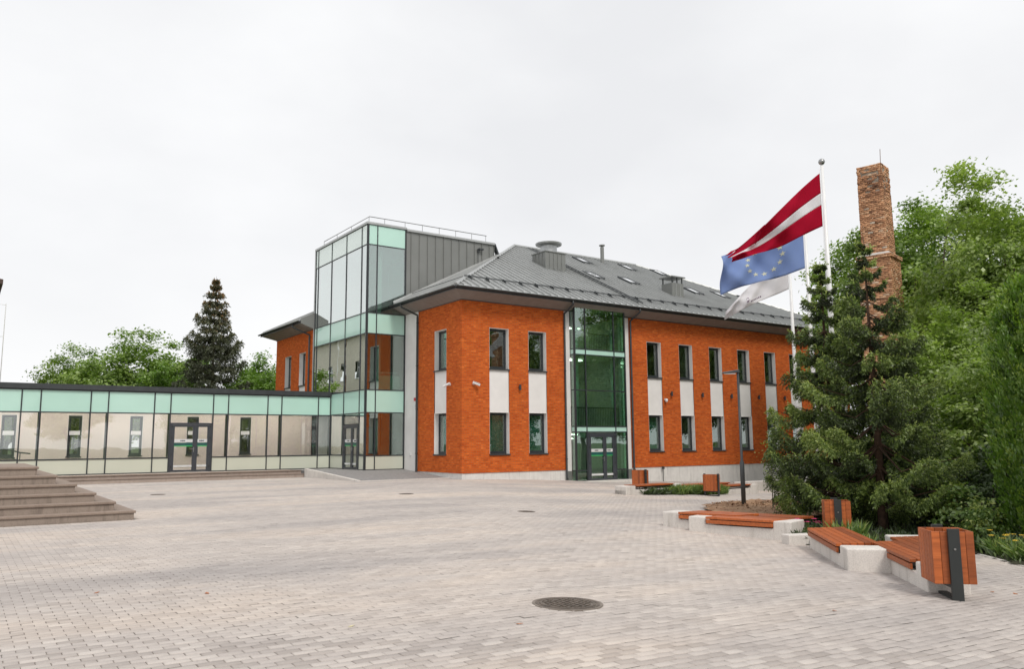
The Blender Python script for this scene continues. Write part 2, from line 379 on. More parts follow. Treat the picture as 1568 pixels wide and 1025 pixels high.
def soil_from(name, poly, mat, dz, seed=1, mound=.0):
    # fan-triangulated fine grid clipped to the outline
    xs = np.array([p[0] for p in poly]); ys = np.array([p[1] for p in poly]); st = .22
    gx = np.arange(xs.min(), xs.max(), st); gy = np.arange(ys.min(), ys.max(), st); X, Y = np.meshgrid(gx, gy); r = np.random.default_rng(seed)
    cx, cy = xs.mean(), ys.mean(); Z = gz_np(X, Y)+dz+r.normal(0, .012, X.shape)+mound*np.clip(1-((X-cx)**2+(Y-cy)**2)/9, 0, 1)
    nx = len(gx); F = []
    for j in range(len(gy)-1):
        for i in range(nx-1):
            if inside(gx[i]+st/2, gy[j]+st/2, poly): F.append((j*nx+i, j*nx+i+1, (j+1)*nx+i+1, (j+1)*nx+i))
    return link(name, np_mesh(name, np.stack([X, Y, Z], -1).reshape(-1, 3), np.array(F), mat))
struct(soil_from('garden_bed', GARDEN, M['garden_soil'], .015))
# pavers: 200 x 100 mm running bond, rows along the facade direction
PW, PD, G = .2, .1, .005
ys = np.arange(-31.2, 7.0, PD); X0 = np.arange(-26, 24, PW); rows = []
for k, y in enumerate(ys):
    off = PW/2 if (round((y+31.2)/PD) % 2) else 0
    xx = X0+off; rows.append(np.stack([xx+PW/2, np.full(xx.shape, y+PD/2)], -1))
ctr = np.concatenate(rows); zz = gz_np(ctr[:, 0], ctr[:, 1]); px, py, dep = project(np.column_stack([ctr, zz]))
MH = (-13.60, -24.66)
keep = (dep > 3.5) & (dep < 38.5) & (px > -190) & (px < 1760) & (py < 1110)
keep &= ~inside_np(ctr[:, 0], ctr[:, 1], GARDEN)
keep &= ((ctr[:, 0]-MH[0])**2+(ctr[:, 1]-MH[1])**2) > .26**2
keep &= ~((ctr[:, 0] < -15.4) & (ctr[:, 1] > -11.8) & (ctr[:, 0]+ctr[:, 1]*0 < -15.55))
keep &= ~((ctr[:, 0] > -4.7) & (ctr[:, 1] > 1.2)) & ~((ctr[:, 0] > -.1) & (ctr[:, 1] > -.12)) & ~((ctr[:, 0] > 5.9) & (ctr[:, 0] < 10.6) & (ctr[:, 1] > -.55))
ctr = ctr[keep]; zz = zz[keep]; dep = dep[keep]; px = px[keep]; py = py[keep]
inframe = (px > 5) & (px < 1563) & (py < 1020)
order = np.argsort(np.where(inframe, dep, 1e9))[:300]; single = np.zeros(len(ctr), bool); single[order] = True
def paver_shape(dx, dy):
    a, b, c = dx/2, dy/2, .006
    return np.array([(-a, -b, -.02), (a, -b, -.02), (a, b, -.02), (-a, b, -.02), (-a, -b, -.005), (a, -b, -.005), (a, b, -.005), (-a, b, -.005), (-a+c, -b+c, 0), (a-c, -b+c, 0), (a-c, b-c, 0), (-a+c, b-c, 0)])
PF = np.array([(8, 9, 10, 11), (4, 5, 9, 8), (5, 6, 10, 9), (6, 7, 11, 10), (7, 4, 8, 11), (0, 1, 5, 4), (1, 2, 6, 5), (2, 3, 7, 6), (3, 0, 4, 7)])
PF_far = np.array([(8, 9, 10, 11), (4, 5, 9, 8), (5, 6, 10, 9), (6, 7, 11, 10), (7, 4, 8, 11)])
def _near(x, y):
    a, b, c = project(np.array([[x, y, gz(x, y)]])); return 4.2 < c[0] < 38 and -150 < a[0] < 1720 and b[0] < 1090 and not (x > -4.6 and y > 1.0) and not (x > -.1 and y > -.3)
js = sheet('joint_sand', np.arange(-26, 24.1, .5), np.arange(-31, 7.1, .5), M['joint'], -.0065, _near); js.parent = plaza
shp = paver_shape(PW-.006, PD-.009); rest = ctr[~single]; n = len(rest); j = rng.normal(0, .0008, (n, 2))
V = shp[None, :, :]+np.concatenate([(rest+j), np.zeros((n, 1))], 1)[:, None, :]
V[:, :, 2] += gz_np(V[:, :, 0], V[:, :, 1])+rng.normal(0, .0012, (n, 1)); tilt = rng.normal(0, .006, (n, 1)); V[:, :, 2] += (V[:, :, 0]-rest[:, None, 0])*tilt
F = (PF_far[None]+12*np.arange(n)[:, None, None]).reshape(-1, 4)
o = link('paving_bricks', np_mesh('paving_bricks', V.reshape(-1, 3), F, M['paver'], np.repeat(np.clip(rng.normal(.5, .15, n), 0, 1), 12)), plaza); stuff(o)
pm = np_mesh('paver', shp, PF, M['paver_single'])
for k in order:
    o = link('paver', pm, plaza); x, y = ctr[k]; ax, ay = gtilt(x, y); o.location = (x, y, gz(x, y)+random.gauss(0, .0012)); o.rotation_euler = (ax+random.gauss(0, .004), ay+random.gauss(0, .004), random.gauss(0, .004))

# ------------------------------------------------------------------ building helpers
def axis_map(kind, plane):
    """(u, n, z) -> world. kind 'S': facade facing -Y at Y=plane, u=X, n outward = -Y. kind 'W': facing -X at X=plane, u=Y."""
    if kind == 'S': return lambda u, n, z: (u, plane-n, z)
    return lambda u, n, z: (plane-n, u, z)
def fbox(mb, f, u0, u1, n0, n1, z0, z1):
    a = f(u0, n0, z0); b = f(u1, n1, z1)
    return mb.box(min(a[0], b[0]), max(a[0], b[0]), min(a[1], b[1]), max(a[1], b[1]), min(a[2], b[2]), max(a[2], b[2]))
def wall_grid(f, us, zs, holes, n=0):
    mb = MB()
    us = sorted(set(us+[h[0] for h in holes]+[h[1] for h in holes])); zs = sorted(set(zs+[h[2] for h in holes]+[h[3] for h in holes]))
    for i in range(len(us)-1):
        for k in range(len(zs)-1):
            cu, cz = (us[i]+us[i+1])/2, (zs[k]+zs[k+1])/2
            if any(h[0] < cu < h[1] and h[2] < cz < h[3] for h in holes): continue
            mb.quad(f(us[i], n, zs[k]), f(us[i+1], n, zs[k]), f(us[i+1], n, zs[k+1]), f(us[i], n, zs[k+1]))
    return mb
def window(f, u0, u1, z0, z1, parent, depth=.24, sill=True, blind=False, glass='glass_window', far_is_u1=True):
    fw, sw = .07, .06; n = -depth
    mb = MB()
    for (a, b, c, d) in ((u0, u0+fw, z0, z1), (u1-fw, u1, z0, z1), (u0+fw, u1-fw, z1-fw, z1), (u0+fw, u1-fw, z0, z0+fw)): fbox(mb, f, a, b, n-.06, n, c, d)
    # opening sash set back a little
    for (a, b, c, d) in ((u0+fw, u0+fw+sw, z0+fw, z1-fw), (u1-fw-sw, u1-fw, z0+fw, z1-fw), (u0+fw+sw, u1-fw-sw, z1-fw-sw, z1-fw), (u0+fw+sw, u1-fw-sw, z0+fw, z0+fw+sw)): fbox(mb, f, a, b, n-.055, n-.015, c, d)
    w_ = obj('window', mb, M['dark_frame'], parent)
    mb = MB(); fbox(mb, f, u0+fw+sw, u1-fw-sw, n-.042, n-.024, z0+fw+sw, z1-fw-sw); obj('pane', mb, M[glass], w_)
    mb = MB(); t = .012
    fbox(mb, f, u0, u0+t, n, -.003, z0, z1); fbox(mb, f, u1-t, u1, n, -.003, z0, z1); fbox(mb, f, u0+t, u1-t, n, -.003, z1-t, z1); obj('reveal', mb, M['reveal_white'], w_)
    if sill:
        mb = MB(); fbox(mb, f, u0-.03, u1+.03, n, .055, z0-.035, z0-.002); fbox(mb, f, u0-.03, u1+.03, .045, .055, z0-.06, z0-.035); obj('sill', mb, M['gutter'], w_)
    if blind:
        mb = MB(); fbox(mb, f, u0+.03, u1-.03, n-.14, n-.13, z0, z1); obj('blind', mb, M['blind'], w_)
    return w_
def tube_obj(name, pts, r, mat, parent=None, k=10): return obj(name, MB().tube(pts, r, k), mat, parent, smooth=False)

# ------------------------------------------------------------------ main brick building
ZB, ZT, EZ, MS = .24, 8.29, 8.78, .511     # brick bottom, brick top, eave height, roof slope
BX, BY = 30.8, 20.0
bld = thing('brick_building', 'two storey orange brick building with grey metal hip roof and glass entrance bay', 'building', (15, 5, 0))
S = axis_map('S', 0.0); Wf = axis_map('W', 0.0)
zu0, zu1, zl0, zl1 = 5.12, 7.08, 1.09, 3.05
cols1 = [(1.53, 2.65), (3.82, 4.92)]; cols2 = [(11.86, 12.95)]
while cols2[-1][1] < 28.5: cols2.append((cols2[-1][0]+2.51, cols2[-1][1]+2.51))
colsW = [(1.42, 2.58)]
def facade(f, u0, u1, cols, name='wall'):
    holes = [(a, b, zl0, zu1) for a, b in cols]
    return obj(name, wall_grid(f, [u0, u1], [ZB, ZT], holes), M['brick'], bld)
facade(S, 0, 6.08, cols1); facade(S, 10.55, BX, cols2); facade(Wf, 0, 4.27, colsW)
for f, cols in ((S, cols1+cols2), (Wf, colsW)):
    for i, (a, b) in enumerate(cols):
        bl = (f is S and i < 3) or f is Wf
        window(f, a, b, zu0, zu1, bld, blind=(f is Wf)); window(f, a, b, zl0, zl1, bld, blind=bl, sill=True)
        mb = MB(); fbox(mb, f, a+.002, b-.002, -.24, -.03, zl1, zu0-.04); obj('spandrel_panel', mb, M['white_render'], bld)
# hidden sides, floors, cores
obj('wall', MB().quad((BX, 0, -1.3), (BX, BY, -1.3), (BX, BY, ZT), (BX, 0, ZT)).quad((BX, BY, -.5), (0, BY, -.5), (0, BY, ZT), (BX, BY, ZT)), M['brick'], bld)
mb = MB()
mb.box(.3, 6.0, .3, 6.0, 3.55, 3.85); mb.box(10.6, BX-.1, .3, 6.0, 3.55, 3.85); mb.box(.3, BX-.1, 6.0, 6.2, -1.2, 8.5)
for x in (6.0, 10.45, 15.7, 20.7, 25.8): mb.box(x, x+.1, .3, 6.0, -1, 8.3)
mb.box(.05, 6.0, .3, 6, -.3, .3); mb.box(10.6, BX-.1, .3, 6, -.6, .2); obj('interior_walls', mb, M['inner_white'], bld)
mb = MB().box(.28, 6.0, .28, 6.0, 7.9, 8.2).box(10.56, BX-.1, .28, 6.0, 7.9, 8.2); obj('ceiling', mb, M['inner_white'], bld)
# plinth follows the falling ground
def plinth(f, u0, u1, n1=-.035):
    mb = MB(); k = max(2, int((u1-u0)/1.5)); us = np.linspace(u0, u1, k+1)
    for a, b in zip(us[:-1], us[1:]):
        pa, pb = f(a, 0, 0), f(b, 0, 0); za = gz(pa[0], pa[1])-.15; zb = gz(pb[0], pb[1])-.15
        mb.quad(f(a, n1, za), f(b, n1, zb), f(b, n1, ZB), f(a, n1, ZB))
    mb.quad(f(u0, n1, ZB-.001), f(u1, n1, ZB-.001), f(u1, -.3, ZB-.001), f(u0, -.3, ZB-.001))
    return mb
obj('plinth', plinth(S, .035, 6.08), M['plinth'], bld); obj('plinth', plinth(Wf, .035, 4.27), M['plinth'], bld)
# plinth on the long side in separate cast sections
x = 10.55
while x < BX-.1:
    x1 = min(BX, x+2.9); obj('plinth_section', plinth(S, x+.006, x1-.006), M['plinth'], bld); x = x1
# white wall between brick corner and glass tower
mb = MB(); fbox(mb, Wf, 4.275, 5.70, -.3, .0, .0, 8.9); obj('white_wall', mb, M['white_render'], bld)
# entrance strips
for a, b in ((6.08, 6.46), (10.02, 10.55)):
    mb = MB(); fbox(mb, S, a+.002, b-.002, -.3, -.03, .18, 8.9); obj('white_strip', mb, M['white_render'], bld)
    mb = MB(); fbox(mb, S, a+.002, b-.002, -.3, -.026, -.7, .175); obj('strip_base', mb, M['clad_grey'], bld)
# eaves
E = .8
mb = MB()
mb.quad((0, .0, ZT+.02), (BX, 0, ZT+.02), (BX+E, -E, EZ-.13), (-E, -E, EZ-.13)); mb.quad((0, 5.72, ZT+.02), (0, 0, ZT+.02), (-E, -E, EZ-.13), (-E, 5.72, EZ-.13))
mb.quad((BX, 0, ZT+.02), (BX, BY, ZT+.02), (BX+E, BY+E, EZ-.13), (BX+E, -E, EZ-.13)); obj('soffit', mb, M['soffit'], bld)
mb = MB(); fbox(mb, S, -.03, BX+.03, -.1, .03, ZT-.002, ZT+.05); fbox(mb, Wf, .03, 4.27, -.1, .03, ZT-.002, ZT+.05); obj('wall_head_trim', mb, M['gutter'], bld)
mb = MB(); mb.box(-E-.02, BX+E+.02, -E-.02, -E, EZ-.18, EZ+.0); mb.box(-E-.02, -E, -E, 5.72, EZ-.18, EZ); obj('fascia', mb, M['gutter'], bld)
def gutter(p0, p1, outdir):
    mb = MB(); k = 7; prof = [(math.cos(t)*.075, -math.sin(t)*.075) for t in np.linspace(0, math.pi, k)]
    o_ = Vector(outdir); c = .08
    for sgn, rr in ((1, 1), (-1, .9)):
        A = [Vector(p0)+o_*(c+x*rr)+Vector((0, 0, z*rr)) for x, z in prof]; B = [Vector(p1)+o_*(c+x*rr)+Vector((0, 0, z*rr)) for x, z in prof]
        for i in range(k-1): mb.quad(tuple(A[i]), tuple(A[i+1]), tuple(B[i+1]), tuple(B[i]))
    return mb
obj('gutter', gutter((-E-.02, -E-.02, EZ-.03), (BX+E, -E-.02, EZ-.03), (0, -1, 0)), M['gutter'], bld, smooth=True)
obj('gutter', gutter((-E-.02, -E-.1, EZ-.03), (-E-.02, 5.9, EZ-.03), (-1, 0, 0)), M['gutter'], bld, smooth=True)
# roof: each standing seam panel is a piece
def rz_s(y): return EZ+MS*(y+E)
def panel_mesh(a0, a1, b0, b1, t0, t1, swap):
    """sheet between across a0..a1, from eave b0 up to t0 (at a0) / t1 (at a1), with a raised seam at a0"""
    mb = MB(); th = .02
    def P(a, b, dz): z = EZ+MS*(b+E)+dz; return (a, b, z) if not swap else (b, a, z)
    mb.prism([P(a0, b0, 0), P(a1, b0, 0), P(a1, t1, 0), P(a0, t0, 0)], [P(a0, b0, th), P(a1, b0, th), P(a1, t1, th), P(a0, t0, th)])
    s = .03; tm = t0+(t1-t0)*s/(a1-a0)
    mb.prism([P(a0, b0, th), P(a0+s, b0, th), P(a0+s, tm, th), P(a0, t0, th)], [P(a0, b0, th+.085), P(a0+s, b0, th+.085), P(a0+s, tm, th+.085), P(a0, t0, th+.085)])
    return mb
roof = obj('roof', MB().prism([(-E, -E, EZ-.06), (BX+E, -E, EZ-.06), (20.8, 10, rz_s(10)-.06), (10, 10, rz_s(10)-.06)], [(-E, -E, EZ-.004), (BX+E, -E, EZ-.004), (20.8, 10, rz_s(10)-.004), (10, 10, rz_s(10)-.004)])
    .poly([(-E, BY+E, EZ-.03), (-E, -E, EZ-.03), (10, 10, rz_s(10)-.03)]).poly([(BX+E, -E, EZ-.03), (BX+E, BY+E, EZ-.03), (20.8, 10, rz_s(10)-.03)])
    .quad((BX+E, BY+E, EZ-.03), (-E, BY+E, EZ-.03), (10, 10, rz_s(10)-.03), (20.8, 10, rz_s(10)-.03)), M['grey_sheet'], bld)
PP = .42; x = -E
while x < BX+E-.01:
    x1 = min(x+PP, BX+E); t0 = min(x, 10, BX-x); t1 = min(x1, 10, BX-x1)
    if max(t0, t1) > -E+.02: obj('roof_panel', panel_mesh(x, x1, -E, 0, max(t0, -E+.002), max(t1, -E+.002), False), M['grey_sheet'], roof)
    x = x1
y = -E
while y < 5.70:
    y1 = min(y+PP, 5.72); obj('roof_panel', panel_mesh(y, y1, -E, 0, max(y, -E+.002), y1, True), M['grey_sheet'], roof); y = y1
def ridge(p0, p1, r=.09): return MB().tube([p0, p1], r, 6)
obj('hip_cap', ridge((-E, -E, EZ+.03), (10, 10, rz_s(10)+.05)), M['grey_sheet'], roof); obj('hip_cap', ridge((BX+E, -E, EZ+.03), (20.8, 10, rz_s(10)+.05)), M['grey_sheet'], roof)
obj('ridge_cap', ridge((10, 10, rz_s(10)+.05), (20.8, 10, rz_s(10)+.05), .11), M['grey_sheet'], roof)
# snow guards: two rails on brackets
for yy in (.35,):
    g_ = obj('snow_guard', MB().tube([(yy, yy, rz_s(yy)+.16), (BX-yy, yy, rz_s(yy)+.16)], .016, 6).tube([(yy+.1, yy+.16, rz_s(yy+.16)+.16), (BX-yy-.1, yy+.16, rz_s(yy+.16)+.16)], .016, 6), M['gutter'], roof)
x = .7
while x < BX-.6:
    obj('snow_guard_bracket', MB().prism([(x, .22, rz_s(.22)+.05), (x+.03, .22, rz_s(.22)+.05), (x+.03, .62, rz_s(.62)+.05), (x, .62, rz_s(.62)+.05)], [(x, .3, rz_s(.22)+.24), (x+.03, .3, rz_s(.22)+.24), (x+.03, .5, rz_s(.55)+.18), (x, .5, rz_s(.55)+.18)]), M['gutter'], roof); x += .99
obj('snow_guard', MB().tube([(.35, .5, rz_s(.35)+.16), (.35, 5.7, rz_s(.35)+.16)], .016, 6), M['gutter'], roof)
# roof ladder
mb = MB()
for x in (10.85, 11.2): mb.tube([(x, -.5, rz_s(-.5)+.16), (x, 9.6, rz_s(9.6)+.16)], .025, 6)
yy = -.3
while yy < 9.5: mb.tube([(10.85, yy, rz_s(yy)+.16), (11.2, yy, rz_s(yy)+.16)], .016, 5); yy += .33
obj('roof_ladder', mb, M['gutter'], bld)
# skylights
for (x, y) in ((14.6, 8.6), (12.25, 4.75), (15.05, 4.65), (18.7, 8.6), (21.7, 8.5), (20.6, 4.4), (23.3, 4.4), (26.0, 4.3)):
    a, b, l0 = .42, 1.15, .09; q = lambda xx, yy, h: (x+xx, y+yy, rz_s(y+yy)+h)
    mb = MB()
    for (x0, x1, y0, y1) in ((-a, -a+.1, -b/2, b/2), (a-.1, a, -b/2, b/2), (-a+.1, a-.1, -b/2, -b/2+.1), (-a+.1, a-.1, b/2-.1, b/2)):
        mb.prism([q(x0, y0, .02), q(x1, y0, .02), q(x1, y1, .02), q(x0, y1, .02)], [q(x0, y0, .15), q(x1, y0, .15), q(x1, y1, .15), q(x0, y1, .15)])
    sk = obj('skylight', mb, M['gutter'], bld)
    mb = MB().prism([q(-a+.1, -b/2+.1, .06), q(a-.1, -b/2+.1, .06), q(a-.1, b/2-.1, .06), q(-a+.1, b/2-.1, .06)], [q(-a+.1, -b/2+.1, .12), q(a-.1, -b/2+.1, .12), q(a-.1, b/2-.1, .12), q(-a+.1, b/2-.1, .12)]); obj('pane', mb, M['skylight_glass'], sk)
# ventilation: clad box with round cowl, box with raised cap, pipe
vb = obj('ventilation_box', MB().box(8.65, 10.15, 4.85, 6.15, 11.3, 12.75).box(8.6, 10.2, 4.8, 6.2, 12.75, 12.80), M['clad_grey'], bld)
for x in (8.95, 9.25, 9.55, 9.85): obj('seam', MB().box(x-.012, x+.012, 4.825, 4.849, 11.5, 12.75), M['clad_grey'], vb)
for y in (5.15, 5.5, 5.85): obj('seam', MB().box(8.625, 8.649, y-.012, y+.012, 11.6, 12.75), M['clad_grey'], vb)
mb = MB().tube([(9.4, 5.5, 12.8), (9.4, 5.5, 13.25)], .5, 24); obj('cowl', mb, M['galvanised'], vb)
mb = MB().tube([(9.4, 5.5, 13.25), (9.4, 5.5, 13.33), (9.4, 5.5, 13.42), (9.4, 5.5, 13.46)], [.5, .78, .80, .6], 28); obj('cowl_cap', mb, M['galvanised'], vb)
obj('flue_pipe', MB().tube([(16.6, 8.85, 13.3), (16.6, 8.85, 14.9)], .13, 14).tube([(16.6, 8.85, 14.98), (16.6, 8.85, 15.05)], .2, 14).tube([(16.6, 8.85, 14.85), (16.6, 8.85, 15.0)], .06, 6), M['clad_grey'], bld)
v2 = obj('ventilation_box', MB().box(16.65, 17.65, 2.5, 3.4, 10.1, 11.35), M['clad_grey'], bld)
for x in (16.98, 17.32): obj('seam', MB().box(x-.012, x+.012, 2.476, 2.499, 10.3, 11.35), M['grey_sheet'], v2)
mb = MB()
for (x, y) in ((16.72, 2.56), (17.58, 2.56), (16.72, 3.34), (17.58, 3.34), (17.15, 2.56)): mb.box(x-.03, x+.03, y-.03, y+.03, 11.35, 11.7)
obj('cap_post', mb, M['gutter'], v2); obj('cap', MB().box(16.55, 17.75, 2.4, 3.5, 11.7, 11.77), M['clad_grey'], v2)
# downpipes with swan necks
def downpipe(parent, top, wall, zbot, r=.05):
    t = Vector(top); w_ = Vector(wall); pts = [t, t+Vector((0, 0, -.18)), w_+Vector((0, 0, .12)), w_, Vector((w_.x, w_.y, zbot+.12)), Vector((w_.x, w_.y, zbot))+(t-w_).normalized()*Vector((1, 1, 0)).length*.06]
    pts[-1].z = zbot; o_ = obj('downpipe', MB().tube(pts, r, 10), M['gutter'], parent, smooth=True)
    for z in np.arange(zbot+1, wall[2], 2.2): obj('pipe_clip', MB().tube([(w_.x, w_.y, z), (w_.x, w_.y, z+.04)], r+.015, 10), M['gutter'], o_)
downpipe(bld, (6.0, -.88, EZ-.1), (6.06, -.07, 8.0), gz(6, 0)+.02); downpipe(bld, (10.6, -.88, EZ-.1), (10.62, -.07, 8.0), gz(10.6, 0)+.02); downpipe(bld, (-.88, 4.5, EZ-.1), (-.07, 4.27, 8.0), .1)
# ------------------------------------------------------------------ entrance bay (part of the building)
PB = axis_map('S', -.35); bz0 = -.31; bu = [6.48, 7.17, 9.12, 9.90]
bzs = [bz0, .20, 2.12, 2.40, 4.23, 6.05, 6.34, 8.66]
bay = obj('entrance_bay', MB().box(6.48, 9.90, -.34, -.0, bz0-.3, bz0-.02).box(6.48, 9.90, -.34, .1, 8.66, 8.8), M['dark_frame'], bld)
def curtain(f, us, zs, kind, skip, parent, mw=.05, md=.1, mat='dark_frame', direct=False):
    """posts, rails and panes of a curtain wall; kind(i,k) -> material key"""
    for u in us:
        mb = MB(); fbox(mb, f, u-mw/2, u+mw/2, -md, .025, zs[0], zs[-1]); obj('mullion', mb, M[mat], parent)
    for k, z in enumerate(zs):
        for i in range(len(us)-1):
            if skip and skip(i, k-.5) and skip(i, k+.5): continue
            if skip and k == 0 and skip(i, .5): continue
            mb = MB(); fbox(mb, f, us[i]+mw/2, us[i+1]-mw/2, -md*.9, .02, z-mw/2, z+mw/2); obj('transom', mb, M[mat], parent)
    for i in range(len(us)-1):
        for k in range(len(zs)-1):
            if skip and skip(i, k+.5): continue
            key = kind(i, k)
            mb = MB(); fbox(mb, f, us[i]+mw/2, us[i+1]-mw/2, -.03, -.006, zs[k]+mw/2, zs[k+1]-mw/2); obj('pane', mb, M[key], parent)
curtain(PB, bu, bzs, lambda i, k: 'frost_mint' if k in (2, 5) else ('glass_bay'), lambda i, k: i == 1 and k < 2, bay)
for pl_ in (6.48, 9.90):
    f2 = axis_map('W', pl_) if pl_ < 7 else (lambda u, n, z: (9.90+n, u, z)); mb = MB()
    for k in range(7):
        mb = MB(); fbox(mb, f2, -.325, -.02, -.025, -.002, bzs[k]+.025, bzs[k+1]-.025); obj('side_pane', mb, M['frost_mint' if k in (2, 5) else 'glass_bay'], bay)
        mb = MB(); fbox(mb, f2, -.325, -.02, -.03, .012, bzs[k]-.025, bzs[k]+.025); obj('side_transom', mb, M['dark_frame'], bay)
def double_door(f, u0, u1, z0, z1, parent, split=.58, n=0.0, glass='glass_clear'):
    fw = .09; um = u0+(u1-u0)*split; mb = MB()
    for (a, b, c, d) in ((u0, u0+fw, z0, z1), (u1-fw, u1, z0, z1), (u0+fw, u1-fw, z1-fw, z1)): fbox(mb, f, a, b, n-.1, n+.03, c, d)
    dr = obj('door', mb, M['door_grey'], parent)
    for (a, b) in ((u0+fw+.004, um-.003), (um+.003, u1-fw-.004)):
        mb = MB(); s = .11
        for (p, q, r_, t) in ((a, a+s, z0+.01, z1-fw-.005), (b-s, b, z0+.01, z1-fw-.005), (a+s, b-s, z1-fw-s-.005, z1-fw-.005), (a+s, b-s, z0+.01, z0+.01+s*.8)): fbox(mb, f, p, q, n-.07, n+.02, r_, t)
        obj('door_leaf', mb, M['door_grey'], dr)
        mb = MB(); fbox(mb, f, a+s, b-s, n-.03, n-.012, z0+.01+s*.8, z1-fw-s-.005); obj('pane', mb, M[glass], dr)
        h = z1-z0
        for key, c, d in (('sticker_white', .60, .665), ('sticker_dark', .535, .592), ('sticker_green', .515, .533), ('sticker_white', .10, .14)):
            mb = MB(); fbox(mb, f, a+s, b-s, n-.011, n-.008, z0+c*h, z0+d*h); obj('sticker', mb, M[key], dr)
        # short dark line of print on the white band
        mid = (a+b)/2; x_ = mid-.14
        mb = MB()
        for wd in (.05, .03, .06, .04, .05): fbox(mb, f, x_, x_+wd-.012, n-.0075, n-.006, z0+.618*h, z0+.645*h); x_ += wd
        obj('print', mb, M['black_print'], dr)
    mb = MB(); hz_ = z0+.45*(z1-z0); fbox(mb, f, um-.075, um-.04, n+.02, n+.035, hz_-.12, hz_+.12); fbox(mb, f, um-.22, um-.04, n+.05, n+.075, hz_+.02, hz_+.045); fbox(mb, f, um-.07, um-.045, n+.035, n+.05, hz_+.02, hz_+.045); obj('handle', mb, M['steel'], dr)
    mb = MB()
    for zz_ in (.2, .8, 1.6, z1-z0-.25):
        for u in (u0+.06, u1-.10): fbox(mb, f, u, u+.04, n+.03, n+.045, z0+zz_, z0+zz_+.11)
    obj('hinge', mb, M['black_print'], dr)
    return dr
double_door(PB, 7.21, 9.08, bz0+.0, 2.06, bld, .60, 0.0, 'glass_bay')
# stair hall behind the bay
mb = MB().box(6.0, 10.5, 5.8, 6.0, -.6, 8.7).box(6.02, 10.43, .1, 5.8, -.7, -.35).box(6.02, 10.43, 2.6, 5.8, 1.85, 2.1).box(6.02, 10.43, .1, 1.3, 2.1, 2.38).box(6.02, 10.43, .1, 5.8, 6.08, 6.32); obj('stair_hall', mb, M['inner_white'], bld)
mb = MB()
for x in np.arange(6.55, 9.9, .115): mb.box(x, x+.018, .25, .27, 2.45, 3.35)
mb.box(6.5, 9.9, .22, .30, 3.35, 3.40); obj('inner_railing', mb, M['dark_frame'], bld)
mb = MB()
for x in np.arange(8.3, 9.9, .115): mb.box(x, x+.018, .6, .62, 6.4, 7.3)
mb.box(8.2, 9.9, .58, .64, 7.3, 7.35); obj('inner_railing', mb, M['dark_frame'], bld)
obj('column', MB().tube([(7.35, .7, -.35), (7.35, .7, 8.6)], .16, 16), M['inner_white'], bld, smooth=True); obj('column', MB().tube([(9.75, .5, -.35), (9.75, .5, 8.6)], .13, 16), M['inner_white'], bld, smooth=True)
obj('ceiling_lamp_and_fill', MB().box(6.9, 8.7, 1.7, 1.95, 5.98, 6.03), M['lamp_fill_glow'], bld); obj('ceiling_lamp_and_fill', MB().box(6.55, 6.95, .5, .9, 1.98, 2.02), M['lamp_fill_glow'], bld); obj('ceiling_lamp_and_fill', MB().box(7.02, 7.2, .4, .6, 1.98, 2.02), M['lamp_fill_glow'], bld)
obj('ceiling_lamp_and_fill', MB().box(8.0, 9.8, 3.2, 3.5, 8.0, 8.05), M['lamp_fill_glow'], bld); obj('ceiling_lamp_and_fill', MB().box(6.6, 8.6, 3.4, 3.7, 5.98, 6.03), M['lamp_fill_glow'], bld); obj('ceiling_lamp_and_fill', MB().box(7.6, 9.4, 3.4, 3.7, 1.78, 1.83), M['lamp_fill_glow'], bld)  # extra panels added as fill to lighten the hall behind the glazing
obj('threshold', MB().box(6.4, 10.0, -1.3, -.36, -.6, -.315), M['concrete'], bld)
# ------------------------------------------------------------------ glass stair tower
TX, TY0, TY1, TZ0, TZT = -2.22, 5.73, 12.95, .32, 12.95
tow = thing('glass_tower', 'tall glass stair tower with grey metal side between corridor and brick building', 'tower', (-1, 9, 0))
tzs = [TZ0, 1.02, 3.18, 4.34, 7.22, 8.30, 11.88, TZT]
TS = axis_map('S', TY0); TW = axis_map('W', TX)
frost = lambda i, k: 'frost_mint' if k in (2, 4, 6) else ('frost_low' if k == 0 else 'glass_tower')
curtain(TS, [TX+.03, -1.66, -.04], tzs, frost, None, tow)
us = [TY0+.03, 6.42, 8.42, 10.50, 12.55, TY1-.03]
def tower_skip(i, k): return (i == 1 and k < 2) or (i >= 3 and k < 2.9)
curtain(TW, us, tzs, lambda i, k: {0: 'frost_low', 2: 'frost_mint', 4: 'frost_mint', 6: 'frost_sky_reflect'}.get(k, 'glass_tower_side'), tower_skip, tow)
double_door(TW, 6.46, 8.38, TZ0, 2.62, tow, .42)
mb = MB(); fbox(mb, TW, 6.45, 8.39, -.03, -.006, 2.65, 3.15); obj('pane', mb, M['glass_clear'], tow)
# roof, coping, slabs, back and inner faces
obj('roof_slab', MB().box(TX+.05, 5.5, TY0+.05, TY1, TZT-.25, TZT+.02), M['gutter'], tow)
mb = MB().box(TX-.06, .02, TY0-.06, TY0+.12, TZT, TZT+.12).box(TX-.06, TX+.12, TY0+.12, TY1+.06, TZT, TZT+.12).box(.02, 5.62, TY0-.10, TY0+.1, TZT-.08, TZT+.04); obj('coping', mb, M['grey_sheet'], tow)
mb = MB()
for z in (3.3, 7.3): mb.box(TX+.18, .0, TY0+.18, TY1-.1, z, z+.9 if z < 4 else z+.85)
mb.box(TX+.1, .0, TY0+.1, TY1, TZ0-.2, TZ0-.01); obj('floor_slab', mb, M['inner_white'], tow)
obj('back_wall', MB().box(TX+.1, 2.5, TY1-.05, TY1+.1, 0, TZT).box(2.5, 2.6, TY0+.2, TY1, 0, TZT), M['inner_white'], tow)
obj('brick_inner_wall', MB().box(-.30, -.05, 8.4, 10.2, TZ0, 3.2), M['brick'], tow)
